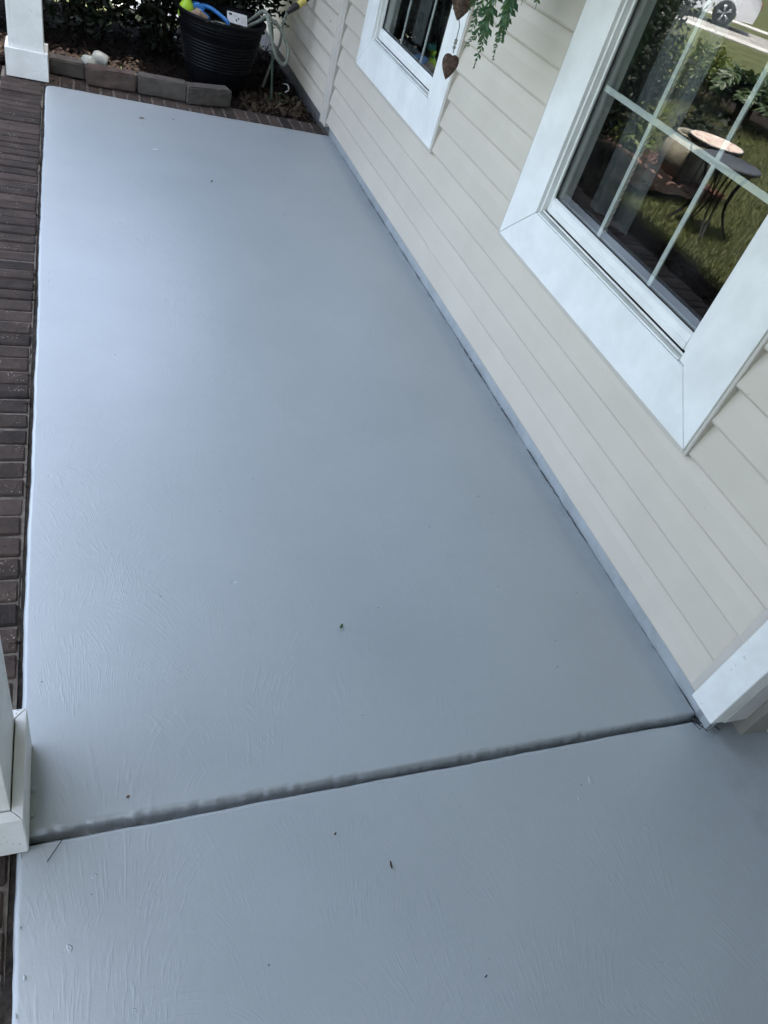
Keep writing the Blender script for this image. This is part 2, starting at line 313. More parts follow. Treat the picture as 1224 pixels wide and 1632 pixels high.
def add_box(bm, x0, x1, y0, y1, z0, z1):
    vs_ = [bm.verts.new(p) for p in ((x0, y0, z0), (x1, y0, z0), (x1, y1, z0), (x0, y1, z0), (x0, y0, z1), (x1, y0, z1), (x1, y1, z1), (x0, y1, z1))]
    for f in ((0, 3, 2, 1), (4, 5, 6, 7), (0, 1, 5, 4), (1, 2, 6, 5), (2, 3, 7, 6), (3, 0, 4, 7)): bm.faces.new([vs_[i] for i in f])
    return vs_
def box(name, x0, x1, y0, y1, z0, z1, mat, parent=None, bevel=0.0, seg=2):
    bm = bmesh.new(); add_box(bm, x0, x1, y0, y1, z0, z1)
    if bevel: bmesh.ops.bevel(bm, geom=bm.edges[:], offset=bevel, segments=seg, affect='EDGES', profile=0.6)
    return from_bm(name, bm, mat, parent)
def boxes(name, lst, mat, parent=None):
    bm = bmesh.new()
    for b in lst: add_box(bm, *b)
    return from_bm(name, bm, mat, parent)
def prism(name, poly, axis, a0, a1, mat, parent=None, bevel=0.0):
    """extrude a 2D polygon along an axis ('x': poly=(y,z); 'y': poly=(x,z); 'z': poly=(x,y))."""
    bm = bmesh.new(); mk = {'x': lambda p, a: (a, p[0], p[1]), 'y': lambda p, a: (p[0], a, p[1]), 'z': lambda p, a: (p[0], p[1], a)}[axis]
    lo = [bm.verts.new(mk(p, a0)) for p in poly]; hi = [bm.verts.new(mk(p, a1)) for p in poly]
    bm.faces.new(lo); bm.faces.new(hi)
    for i in range(len(poly)):
        j = (i + 1) % len(poly); bm.faces.new((lo[i], lo[j], hi[j], hi[i]))
    if bevel: bmesh.ops.bevel(bm, geom=bm.edges[:], offset=bevel, segments=1, affect='EDGES')
    return from_bm(name, bm, mat, parent)
def catmull(pts, n=8):
    P = [np.array(p, float) for p in pts]; P = [2 * P[0] - P[1]] + P + [2 * P[-1] - P[-2]]; out = []
    for i in range(1, len(P) - 2):
        a, b, c, d = P[i - 1:i + 3]
        for k in range(n):
            t = k / n; out.append(0.5 * (2 * b + (c - a) * t + (2 * a - 5 * b + 4 * c - d) * t * t + (3 * b - a - 3 * c + d) * t ** 3))
    out.append(P[-2]); return np.array(out)
def tube_data(path, rad, ns=8, cap=True):
    path = np.array(path, float); n = len(path)
    rad = np.full(n, rad) if np.isscalar(rad) else np.array(rad)
    T = np.gradient(path, axis=0); T /= np.linalg.norm(T, axis=1)[:, None] + 1e-12
    up = np.array([0.31, 0.22, 0.92]); V = []; F = []
    u = np.cross(T[0], up); u /= np.linalg.norm(u)
    for i in range(n):
        u = u - T[i] * (u @ T[i]); u /= np.linalg.norm(u) + 1e-12; v = np.cross(T[i], u)
        for k in range(ns):
            a = 2 * math.pi * k / ns; V.append(path[i] + rad[i] * (math.cos(a) * u + math.sin(a) * v))
    for i in range(n - 1):
        for k in range(ns):
            k2 = (k + 1) % ns; F.append((i * ns + k, i * ns + k2, (i + 1) * ns + k2, (i + 1) * ns + k))
    if cap: F.append(tuple(range(ns))[::-1]); F.append(tuple((n - 1) * ns + k for k in range(ns)))
    return V, F
def tube(name, path, rad, mat, parent=None, ns=8, smooth=True):
    V, F = tube_data(path, rad, ns); return pyd(name, V, F, mat, parent, smooth=smooth)
def tubes(name, lst, mat, parent=None, ns=6):
    V = []; F = []
    for path, r in lst:
        v, f = tube_data(path, r, ns); o = len(V); V += v; F += [tuple(i + o for i in q) for q in f]
    return pyd(name, V, F, mat, parent, smooth=True)
def lathe(name, prof, mat, parent=None, ns=40, loc=None, rot=None, smooth=True):
    V = []; F = []; n = len(prof)
    for (r, z) in prof:
        for k in range(ns):
            a = 2 * math.pi * k / ns; V.append((r * math.cos(a), r * math.sin(a), z))
    for i in range(n - 1):
        for k in range(ns):
            k2 = (k + 1) % ns; F.append((i * ns + k, i * ns + k2, (i + 1) * ns + k2, (i + 1) * ns + k))
    return pyd(name, V, F, mat, parent, loc, rot, smooth)
def leaves(name, pos, size, mat, parent=None, aspect=0.45, droop=0.0, fold=0.15, up=0.0):
    """a diamond leaf at every point, random direction; folded along its rib."""
    N = len(pos); size = np.broadcast_to(size, N)
    d = rng.normal(size=(N, 3)); d[:, 2] = d[:, 2] * 0.6 + up - droop; d /= np.linalg.norm(d, axis=1)[:, None]
    s = np.cross(d, rng.normal(size=(N, 3))); s /= np.linalg.norm(s, axis=1)[:, None]; nn = np.cross(d, s)
    L = size[:, None]; V = np.empty((N, 8, 3))
    mid = pos + d * L * 0.45
    tip = pos + d * L; l = mid + s * L * aspect * .5 + nn * L * fold; r = mid - s * L * aspect * .5 + nn * L * fold
    me = bpy.data.meshes.new(name); V = np.stack([pos, l, tip, r], 1).reshape(-1, 3)
    me.vertices.add(N * 4); me.vertices.foreach_set('co', V.astype(np.float32).ravel())
    idx = (np.arange(N)[:, None] * 4 + np.array([0, 1, 2, 0, 2, 3])).ravel().astype(np.int32)
    me.loops.add(N * 6); me.loops.foreach_set('vertex_index', idx)
    me.polygons.add(N * 2); me.polygons.foreach_set('loop_start', np.arange(0, N * 6, 3, dtype=np.int32))
    me.update(calc_edges=True); me.validate()
    return link(name, me, mat, parent)
def chips(name, xy, z, size, mat, kind='stuff', flat=0.5):
    """small wedge-shaped bark chips lying at random."""
    N = len(xy); base = np.array([(-.5, -.5, 0), (.5, -.35, 0), (.45, .5, 0), (-.4, .4, 0), (0, 0, .5)])
    L = size * (0.5 + rng.random(N)); W = L * (0.18 + 0.3 * rng.random(N)); H = L * 0.22
    a = rng.random(N) * 6.283; tl = rng.normal(size=N) * flat; V = np.empty((N, 5, 3))
    for i in range(5):
        x = base[i, 0] * L; y = base[i, 1] * W; zz = base[i, 2] * H + np.sin(tl) * x
        V[:, i, 0] = xy[:, 0] + x * np.cos(a) - y * np.sin(a); V[:, i, 1] = xy[:, 1] + x * np.sin(a) + y * np.cos(a); V[:, i, 2] = z + zz
    me = bpy.data.meshes.new(name); me.vertices.add(N * 5); me.vertices.foreach_set('co', V.astype(np.float32).ravel())
    t = np.array([0, 1, 4, 1, 2, 4, 2, 3, 4, 3, 0, 4]); idx = (np.arange(N)[:, None] * 5 + t).ravel().astype(np.int32)
    me.loops.add(N * 12); me.loops.foreach_set('vertex_index', idx)
    me.polygons.add(N * 4); me.polygons.foreach_set('loop_start', np.arange(0, N * 12, 3, dtype=np.int32))
    me.update(calc_edges=True); me.validate()
    return tag(link(name, me, mat), kind=kind)
def wob(y, a=1.0, s=0):  # smooth irregular wobble
    return a * (math.sin(y * 3.1 + s) * .4 + math.sin(y * 7.7 + 1.3 * s) * .3 + math.sin(y * 19.3 + 2.1 * s) * .2 + math.sin(y * 47. + s) * .16 + math.sin(y * 101. + 3 * s) * .1)

# ================================================================== SETTING: ground
W = 1.6898; JY = 0.62
lawn = pyd('lawn', [(-400, -400, -.12), (400, -400, -.12), (400, 400, -.12), (-400, 400, -.12)], [(0, 1, 2, 3)], M['lawn']); tag(lawn, kind='structure')

def slab(name, x0, x1, y0, y1, nx, ny, edges, top=0.0, depth=0.11):
    """painted slab with a wobbly, worn, rounded rim. edges: dict side->(amp, radius)."""
    xs = np.linspace(0, 1, nx + 1); ys = np.linspace(0, 1, ny + 1)
    def dens(t, n):  # crowd rows towards both rims
        return np.concatenate([[0, .0008, .0016, .0032, .0048, .0056, .0062, .0068, .0082, .013], t[1:-1] * .97 + .015, [.987, .992, .996, .9985, 1]])
    xs = dens(xs, nx); ys = dens(ys, ny); V = []; F = []
    Lx, Ly = x1 - x0, y1 - y0
    def drop(d, r): return 0 if d >= r else r - math.sqrt(max(r * r - (r - d) ** 2, 0))
    for j, v in enumerate(ys):
        for i, u in enumerate(xs):
            x = x0 + u * Lx; y = y0 + v * Ly
            z = top + 0.0012 * math.sin(x * 4.1 + y * 1.7) + 0.001 * math.sin(y * 3.3 - x * 2)
            for sd_, (amp, r) in edges.items():
                d = {'l': u * Lx, 'r': (1 - u) * Lx, 'n': v * Ly, 'f': (1 - v) * Ly}[sd_]
                z -= drop(d, r)
                fall = math.exp(-d / 0.05)
                if sd_ == 'l': x += wob(y, amp, 1) * fall
                if sd_ == 'r': x += wob(y, amp, 5) * fall
                if sd_ == 'n': y += wob(x, amp, 2) * fall
                if sd_ == 'f': y += wob(x, amp, 3) * fall
            V.append([x, y, z])
    nxv = len(xs)
    for j in range(len(ys) - 1):
        for i in range(nxv - 1):
            a = j * nxv + i; F.append((a, a + 1, a + nxv + 1, a + nxv))
    # skirt
    rim = [i for i in range(nxv)] + [j * nxv + nxv - 1 for j in range(1, len(ys))] + [(len(ys) - 1) * nxv + i for i in range(nxv - 2, -1, -1)] + [j * nxv for j in range(len(ys) - 2, 0, -1)]
    b = len(V)
    for k in rim: V.append([V[k][0], V[k][1], top - depth])
    for k in range(len(rim)):
        k2 = (k + 1) % len(rim); F.append((rim[k2], rim[k], b + k, b + k2))
    return V, F
V, F = slab('s', -W, -0.0025, JY, 4.895, 230, 150, {'l': (.0035, .010), 'r': (.0055, .005), 'n': (.0040, .002), 'f': (.004, .012)})
V = np.array(V)
# round the far left corner in plan
cx, cy, r = -W + .05, 4.895 - .05, .05
for v in V:
    if v[0] < cx and v[1] > cy:
        dx, dy = v[0] - cx, v[1] - cy; m = max(abs(dx), abs(dy)); e = math.hypot(dx, dy)
        if e > 1e-6: v[0] = cx + dx * m / e; v[1] = cy + dy * m / e
# the worn lip slopes down into the control joint
for v in V:
    d = v[1] - JY - wob(v[0] * 1.9, .0040, 4) - .0018 * math.sin(v[0] * 173) * math.sin(v[0] * 61)
    if d < .0135 and v[1] < JY + .04 and v[2] > -.08: v[2] -= min(.0135 - d, .0135) * 2.0 * (1 + .22 * math.sin(v[0] * 211 + v[1] * 900) * math.sin(v[0] * 37))
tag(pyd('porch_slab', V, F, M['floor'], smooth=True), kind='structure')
V, F = slab('s', -W, 0.62, -2.2, JY - .006, 70, 90, {'l': (.0035, .010), 'f': (.0032, .005)}, top=-.0045)
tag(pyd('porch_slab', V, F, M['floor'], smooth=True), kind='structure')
# control joint filler
tag(box('control_joint', -W + .01, .0, JY - .03, JY + .03, -.1, -.030, M['gasket']), kind='structure')
# slab curb strip at the wall foot (painted foundation)
n = 520; V = []; F = []
for i in range(n + 1):
    y = 0.585 + (4.90 - 0.585) * i / n; a = wob(y, .0016, 7) - .0022 * max(0, wob(y * 2.3, 1.4, 3) - .35)
    prof = [(-.0005 + a * .4, -.03), (-.0015 + a, .004), (-.003 + a * .7, .02), (-.003 + a * .3, .05), (-.002, .0585), (.02, .0585), (.02, -.03)]
    V += [(x, y, z) for x, z in prof]
m = 7
for i in range(n):
    for k in range(m):
        k2 = (k + 1) % m; F.append((i * m + k, i * m + k2, (i + 1) * m + k2, (i + 1) * m + k))
F += [tuple(range(m)), tuple(n * m + k for k in range(m))]
tag(pyd('foundation_strip', V, F, M['floor'], smooth=True), kind='structure')
tag(boxes('house_foundation', [(.021, .1, -2.2, .57 - .2, -.3, -.12), (.012, .1, 4.905, 9.0, -.3, .06)], M['foundation']), kind='structure')

# bricks along the open edge and across the far end
def brick_mesh(lx, ly, lz, seed):
    bm = bmesh.new(); add_box(bm, -lx / 2, lx / 2, -ly / 2, ly / 2, -lz, 0)
    bmesh.ops.bevel(bm, geom=bm.edges[:], offset=.0045, segments=1, affect='EDGES')
    r_ = random.Random(seed)
    for v in bm.verts: v.co += Vector((r_.uniform(-1, 1) * .0016, r_.uniform(-1, 1) * .0014, r_.uniform(-1, 1) * .0012))
    bmesh.ops.recalc_face_normals(bm, faces=bm.faces)
    me = bpy.data.meshes.new('brick'); bm.to_mesh(me); bm.free(); me.materials.append(M['brick']); return me
bmeshes = [brick_mesh(.207, .0635, .06, s) for s in range(5)]
border = tag(box('brick_border', -1.916, -1.7, -1.2, 4.885, -.11, -.0105, M['mortar']), kind='structure')
n_ = 300; V = []; F = []
for i in range(n_ + 1):   # dirt packed unevenly in the gap between bricks and slab
    y = -1.2 + 6.1 * i / n_; z = -.0125 + wob(y * 2.1, .005, 6)
    V += [(-1.7055, y, z + .001), (-1.697, y, z - .002), (-1.6868, y, z)]
for i in range(n_): F += [(3 * i, 3 * i + 1, 3 * i + 4, 3 * i + 3), (3 * i + 1, 3 * i + 2, 3 * i + 5, 3 * i + 4)]
tag(pyd('gap_soil', V, F, M['gapsoil'], smooth=True), kind='structure')
k = 0; y = 1.192 - .0717 * 32
while y < 4.86:
    o = bpy.data.objects.new('brick', bmeshes[k % 5]); C.objects.link(o); o.parent = border
    o.location = (-1.8085 + random.uniform(-.003, .003), y + .0358, -.004 + random.uniform(-.003, .0025)); o.rotation_euler = (random.uniform(-.015, .015), random.uniform(-.012, .012), random.uniform(-.012, .012) + (math.pi if random.random() < .5 else 0))
    y += .0717 + random.uniform(-.0012, .0012) * 0.5; k += 1
border2 = tag(box('brick_border', -1.916, -.006, 4.905, 5.105, -.11, -.0085, M['mortar']), kind='structure')
x = -1.905; k = 2
while x < -.06:
    o = bpy.data.objects.new('brick', bmeshes[k % 5]); C.objects.link(o); o.parent = border2
    o.location = (x + .036, 5.008 + random.uniform(-.003, .003), -.004 + random.uniform(-.003, .002)); o.rotation_euler = (random.uniform(-.012, .012), random.uniform(-.012, .012), math.pi / 2 + random.uniform(-.02, .02))
    x += .0728; k += 1

# mulch bed (dark soil sheet with chips)
def sheet(name, x0, x1, y0, y1, nx, ny, zf, mat):
    V = []; F = []
    for j in range(ny + 1):
        for i in range(nx + 1):
            x = x0 + (x1 - x0) * i / nx; y = y0 + (y1 - y0) * j / ny; V.append((x, y, zf(x, y)))
    for j in range(ny):
        for i in range(nx):
            a = j * (nx + 1) + i; F.append((a, a + 1, a + nx + 2, a + nx + 1))
    return tag(pyd(name, V, F, mat, smooth=True), kind='structure')
bedz = lambda x, y: -.035 + .016 * math.sin(x * 7 + y * 3) * math.sin(y * 5 - x * 2) + .008 * math.sin(x * 23 + y * 17)
sheet('mulch_bed', -3.4, -.0, 5.11, 6.95, 70, 40, lambda x, y: bedz(x, y) - .02 * (x > -.05), M['soil'])
sheet('mulch_strip', -2.35, -1.917, .4, 5.11, 12, 70, lambda x, y: -.075 + .012 * math.sin(x * 19 + y * 7), M['soil'])
N = 9000
xy = np.stack([-2.9 + 2.87 * rng.random(N), 5.13 + 1.75 * rng.random(N) ** 1.3], 1)
keep = np.hypot(xy[:, 0] + .635, xy[:, 1] - 5.62) > .19
xy = xy[keep]; zz = np.array([bedz(a, b) for a, b in xy]) + .006 + .014 * rng.random(len(xy))
chips('mulch_chips', xy, zz, .036, M['chips'])
N = 2600; xy = np.stack([-2.33 + .40 * rng.random(N), .6 + 5.0 * rng.random(N)], 1)
chips('mulch_chips', xy, -.066 + .016 * rng.random(N), .036, M['chips'])
# dry grass and litter by the wall corner
N = 520; xy = np.stack([-.50 + .46 * rng.random(N), 5.13 + .5 * rng.random(N)], 1)
chips('dry_litter', xy, np.array([bedz(a, b) for a, b in xy]) + .012 + .012 * rng.random(N), .05, M['litter'], flat=.8)
# crumbs lying in the joint and on the bricks beside the slab
N = 320; xy = np.stack([-1.93 + .235 * rng.random(N) , .9 + 4.0 * rng.random(N)], 1)
chips('brick_crumbs', xy, -.002 + .001 * rng.random(N), .006, M['litter'], flat=.3)
N = 130; xy = np.stack([-1.66 + .28 * rng.random(N), 4.93 + .07 * rng.random(N)], 1)
chips('brick_crumbs', xy, .0 + .002 * rng.random(N), .011, M['litter'], flat=.4)

# lawn grass seen mirrored in the big window
N = 90000
gx = -2.3 - 5.2 * rng.random(N) ** 1.25; gy = 3.2 + 8.6 * rng.random(N)
ok = ~((gx > -4.6) & (gy > 5.35 - (gx + 3.3) * -.0) & (gx > -3.75 - 0.0) & (gy < 7.2)) & ~((gx > -2.4) & (gy < 5.1) & (gx > -2.36))
gx, gy = gx[ok], gy[ok]; N = len(gx)
hgt = .03 + .05 * rng.random(N); a = rng.random(N) * 6.283; ln = rng.normal(size=(N, 2)) * .022
wd = .0032 + .002 * rng.random(N)
Vg = np.empty((N, 3, 3)); Vg[:, 0] = np.stack([gx - wd * np.cos(a), gy - wd * np.sin(a), np.full(N, -.121)], 1)
Vg[:, 1] = np.stack([gx + wd * np.cos(a), gy + wd * np.sin(a), np.full(N, -.121)], 1)
Vg[:, 2] = np.stack([gx + ln[:, 0], gy + ln[:, 1], -.12 + hgt], 1)
tag(quads_mesh('lawn_grass', Vg.reshape(-1, 3), M['grass'], n=3), kind='stuff')

# road with a pale kerb strip and a walk beyond, running away at a slant
def strip(name, c0, d, n_, a0, a1, w0, w1, z, mat, th=0.0):
    c0, d, n_ = np.array(c0), np.array(d), np.array(n_)
    P = [c0 + d * a0 + n_ * w0, c0 + d * a1 + n_ * w0, c0 + d * a1 + n_ * w1, c0 + d * a0 + n_ * w1]
    bm = bmesh.new(); lo = [bm.verts.new((*p, z - .15)) for p in P]; hi = [bm.verts.new((*p, z)) for p in P]
    bm.faces.new(lo); bm.faces.new(hi)
    for i in range(4): bm.faces.new((lo[i], lo[(i + 1) % 4], hi[(i + 1) % 4], hi[i]))
    return tag(from_bm(name, bm, mat), kind='structure')
rc, rd, rn = (-15.3, 19.3), (.78, .626), (-.626, .78)
strip('pavement', rc, rd, rn, -60, 60, 0.0, 1.15, -.09, M['pave'])
strip('road', rc, rd, rn, -60, 60, 1.15, 5.2, -.10, M['roadpave'])
strip('pavement', rc, rd, rn, -60, 60, 7.6, 9.0, -.09, M['pave'])
tag(boxes('garden_path', [(-2.4, .0, 7.5, 9.2, -.3, -.1)], M['pave']), kind='structure')

# ================================================================== HOUSE WALL
wall = thing('house_wall', 'cream lap-sided house wall running along the right of the porch', 'wall')
KX = (1.5561 - .03) / (1.5561 - .02)      # casing fronts sit at x=-.03
def sc(y, z): return y * KX, 1.5 - (1.5 - z) * KX
WIN = []
for (yo0, yo1, yi0, yi1) in ((1.16, 2.465, 1.32, 2.278), (3.30, 4.60, 3.468, 4.418)):
    a0, zb = sc(yo0, .508); a1, _ = sc(yo1, .508); b0, zi = sc(yi0, .672); b1, _ = sc(yi1, .672)
    WIN.append(dict(o0=a0, o1=a1, i0=b0, i1=b1, zb=zb, zi=zi, zt=2.02, zo=2.18))
Z0 = .055; PIT = .1135
SPROF = [(-.0105, 0.0), (-.0150, .0005), (-.0184, .0026), (-.0206, .0060), (-.0215, .0102), (-.0180, .03), (-.0120, .07), (-.0005, .1128)]
def siding_mesh(y0, y1, z, s, h=None):
    """one course of lap siding; h cuts its top off lower (under a window)."""
    fr = [p for p in SPROF if h is None or p[1] < h]
    if h is not None:
        (xa, za), (xb_, zb_) = fr[-1], SPROF[len(fr)]; fr.append((xa + (xb_ - xa) * (h - za) / (zb_ - za), h))
    prof = fr + [(.004, fr[-1][1]), (.004, 0.0)]; n = max(2, int((y1 - y0) / .08)); V = []; F = []; m = len(prof)
    for i in range(n + 1):
        y = y0 + (y1 - y0) * i / n; b = .0016 * math.sin(y * 2.3 + s) + .0010 * math.sin(y * 5.1 + 2 * s) + .0004 * math.sin(y * 13 + s)
        for k, (x, zz_) in enumerate(prof):
            wt = 0 if x > -.001 else (.35 if k < 3 else 1.0) * min(1.0, (.1128 - zz_) / .05)
            V.append((x + b * wt, y, z + zz_ + (.0004 * math.sin(y * 3.3 + 3 * s) if k < 5 else 0)))
    for i in range(n):
        for k in range(m):
            k2 = (k + 1) % m; F.append((i * m + k, i * m + k2, (i + 1) * m + k2, (i + 1) * m + k))
    F += [tuple(range(m)), tuple(n * m + k for k in range(m))]; return V, F
YA, YB = .668, 4.945
for c in range(22):
    z = Z0 + PIT * c; segs = [(YA, YB, None)]; s_ = random.random() * 9
    for wdw in WIN:
        bot = wdw['zb'] - .0145
        if z + PIT > bot and z < wdw['zo'] + .018:
            ns = []
            for a, b, h_ in segs:
                if b <= wdw['o0'] or a >= wdw['o1']: ns.append((a, b, h_)); continue
                ns.append((a, wdw['o0'] - .0138, None))
                if bot - z > .005: ns.append((wdw['o0'] - .0138, wdw['o1'] + .0138, bot - z))
                ns.append((wdw['o1'] + .0138, b, None))
            segs = ns
    # pieces that touch belong to one notched plank
    run = []
    def flush():
        if not run: return
        V = []; F = []
        for (a, b, h_) in run:
            v, f = siding_mesh(a, b, z, s_, h_); o_ = len(V); V += v; F += [tuple(i + o_ for i in q) for q in f]
        pyd('siding_plank', V, F, M['siding'], wall); run.clear()
    for sg in segs:
        if run and abs(run[-1][1] - sg[0]) > 1e-6: flush()
        run.append(sg)
    flush()
    V, F = siding_mesh(5.10, 9.0, z + random.uniform(-.001, .001), s_ + 2); pyd('siding_plank', V, F, M['siding'], wall)
# sheathing behind, with holes for the windows
w2, w1 = WIN
H0, H1 = .05, 2.62
sh = []
for a, b in ((.60, w2['i0'] - .05), (w2['i1'] + .05, w1['i0'] - .05), (w1['i1'] + .05, 9.0)): sh.append((.0045, .10, a, b, H0, H1))
for wdw in WIN:
    sh.append((.0045, .10, wdw['i0'] - .05, wdw['i1'] + .05, H0, wdw['zi'] - .04)); sh.append((.0045, .10, wdw['i0'] - .05, wdw['i1'] + .05, wdw['zt'] + .03, H1))
boxes('sheathing', sh, M['room'], wall)
# vertical seam trim between the two stretches of siding
prism('seam_trim', [(.003, 4.968), (-.020, 4.968), (-.023, 4.972), (-.023, 4.995), (-.0195, 4.998), (-.0195, 5.012), (-.023, 5.015), (-.023, 5.055), (-.030, 5.060), (-.030, 5.075), (-.012, 5.118), (.003, 5.118)], 'z', .028, 2.6, M['trim_tan'], wall)
# small dark nail holes and scuffs near the seam and the door
for (yy, zz_) in ((5.42, .71), (5.34, .665), (5.27, .56)):
    lathe('nail_hole', [(0.0, 0), (.005, .0004), (.005, .001), (0, .001)], M['gasket'], wall, 8, (-.017, yy, zz_), (0, -math.pi / 2, 0))
lathe('hose_bracket', [(0, 0), (.045, 0), (.045, .012), (.03, .02), (0, .02)], M['trim_tan'], wall, 20, (-.016, 5.95, .70), (0, -math.pi / 2, 0))

# ================================================================== WINDOWS
def window(wdw, label, dark):
    t = thing('window', label, 'window', (0, 0, 0))
    o0, o1, i0, i1, zb, zi, zt, zo = [wdw[k] for k in ('o0', 'o1', 'i0', 'i1', 'zb', 'zi', 'zt', 'zo')]
    xf, xb = -.030, .0043; g = .0012
    def board(poly): return prism('casing_board', poly, 'x', xf, xb, M['white'], t, bevel=.0015)
    board([(o0 + g, zb), (o1 - g, zb), (i1 - g, zi), (i0 + g, zi)])
    board([(o0 + g, zo), (o1 - g, zo), (i1 - g, zt), (i0 + g, zt)])
    board([(o0, zb + g), (o0, zo - g), (i0, zt - g), (i0, zi + g)])
    board([(o1, zb + g), (o1, zo - g), (i1, zt - g), (i1, zi + g)])
    # siding-coloured channel round the casing
    cw = .0135
    for a0, a1, z0, z1 in ((o0 - cw, o0 - .0005, zb - cw, zo + cw), (o1 + .0005, o1 + cw, zb - cw, zo + cw), (o0, o1, zb - cw, zb - .0005), (o0, o1, zo + .0005, zo + cw)):
        box('channel_trim', -.0265, .004, a0, a1, z0, z1, M['trim_tan'], t, .002, 1)
    # dark caulk gap where the right-hand channel meets the siding ends
    # vinyl frame
    fw = .022; bm = bmesh.new()
    add_box(bm, -.0215, .085, i0 + .0005, i0 + fw + .008, zi + .001, zt - .001); add_box(bm, -.0165, .085, i1 - .010, i1 - .0005, zi + .001, zt - .001)
    add_box(bm, -.0165, .085, i0 + fw + .0085, i1 - .0105, zt - fw, zt - .0015)
    bmesh.ops.bevel(bm, geom=bm.edges[:], offset=.0015, segments=1, affect='EDGES')
    from_bm('window_frame', bm, M['white'], t)
    f0, f1 = i0 + fw + .009, i1 - .011
    # stepped sill track
    box('sill_track', -.020, .002, f0, f1, zi + .001, zi + .011, M['track'], t, .001, 1)
    box('sill_track', -.0275, -.0205, f0, f1, zi + .0015, zi + .007, M['white'], t, .001, 1)
    box('sill_track', -.011, -.006, f0, f1, zi + .0115, zi + .017, M['white'], t, .0008, 1)
    box('sill_gap', .0025, .05, f0, f1, zi - .02, zi + .004, M['gasket'], t)
    # sash: stiles, rails, gasket, pane, muntins
    s0, s1, zs = f0 + .0005, f1 - .0005, zi + .019
    sash = boxes('sash', [(.0035, .04, s0, s0 + .028, zs, zt - fw - .002), (.0035, .04, s1 - .010, s1, zs, zt - fw - .002), (.0035, .04, s0 + .0282, s1 - .0102, zt - fw - .05, zt - fw - .002)], M['white'], t)
    rail = prism('bottom_rail', [(.0005, zs), (-.0005, zs + .020), (.0025, zs + .022), (.0015, zs + .024), (.0035, zs + .042), (.012, zs + .050), (.04, zs + .050), (.04, zs)], 'y', s0 + .0284, s1 - .0104, M['white'], t)
    ga, gb, gz = s0 + .028, s1 - .010, zs + .050
    boxes('gasket', [(.010, .0135, ga, ga + .003, gz, zt - fw - .05), (.010, .0135, gb - .007, gb, gz, zt - fw - .05), (.0105, .0138, ga + .0032, gb - .0072, gz, gz + .003)], M['gasket'], t)
    box('pane', .0145, .0175, ga, gb, gz - .004, zt - fw - .052, M['glass'], t)
    my = [i1 - .015 - .3015, i1 - .015 - .615]; mz = [1.105, 1.475, 1.72]
    zt_ = zt - fw - .052
    for yy in my: box('muntin', .019, .0235, yy - .0085, yy + .0085, gz, zt_, M['muntin'], t)
    for zz_ in mz[:2]:
        ys_ = [ga, my[1] - .0087, my[1] + .0087, my[0] - .0087, my[0] + .0087, gb]
        for q in range(3): box('muntin', .0192, .0233, ys_[q * 2], ys_[q * 2 + 1], zz_ - .009, zz_ + .009, M['muntin'], t)
    # inner pane of the double glazing's stool board inside the room
    box('inner_sill', .101, .19, i0 - .06, i1 + .06, zi + .012, zi + .034, M['sillboard'], t, .003, 1)
    return t
window(w2, 'large white-cased window at the right reflecting the garden, beside the entry', 1)
window(w1, 'white-cased window at the far end, behind the hanging tin hearts and fern', 1)

# ---- the dim room behind
tag(box('room_floor', .1, 3.6, .65, 6.2, -.1, -.0, M['roomfloor']), kind='structure')
tag(box('room_ceiling', .1, 3.6, .65, 6.2, 2.5, 2.58, M['room']), kind='structure')
for b in ((3.6, 3.7, .65, 6.2, -.1, 2.58), (.1, 3.7, .55, .649, -.1, 2.58), (.1, 3.7, 6.2, 6.3, -.1, 2.58)): tag(box('room_wall', *b, M['room']), kind='structure')
def curtain(label, y0, y1, x, mat, folds, amp, z0=.705, z1=2.3):
    n = 70; V = []; F = []
    for i in range(n + 1):
        u = i / n; y = y0 + (y1 - y0) * u
        for z in (z0, z1): V.append((x + amp * math.sin(u * folds * 6.283) + amp * .4 * math.sin(u * folds * 15.1), y, z))
    for i in range(n): F.append((2 * i, 2 * i + 2, 2 * i + 3, 2 * i + 1))
    o = pyd('curtain', V, F, mat, smooth=True); md = o.modifiers.new('thick', 'SOLIDIFY'); md.thickness = .002
    return tag(o, label, 'curtain')
curtain('tan curtain edge inside the large window, at its left', 2.12, 2.50, .21, M['curtain_tan'], 3, .010, .74)
curtain('pale grey sheer curtain inside the large window, left of the twisted cord', 2.00, 2.24, .215 - .045, M['curtain_grey'], 2, .014, .74)
curtain('tan curtain inside the far window, at its left', 4.30, 4.70, .20, M['curtain_tan'], 4, .010, .74)
curtain('taupe lace curtain behind the scrollwork in the far window', 3.55, 4.14, .27, M['curtain_taupe'], 3, .012, .74)
curtain('narrow grey sheer curtain inside the far window, between tan curtain and scrollwork', 4.16, 4.31, .17, M['curtain_grey'], 1, .012, .74)
# twisted cord hanging inside the big window
P = []; cords = []
for ph in (0, math.pi):
    cords.append(([(.14 + .0032 * math.cos(z * 150 + ph), 2.075 + .0032 * math.sin(z * 150 + ph), z) for z in np.arange(.71, 1.95, .006)], .0038))
tag(tubes('twisted_cord', cords, M['rope'], None, 6), 'twisted pale cord hanging straight down inside the large window', 'cord')
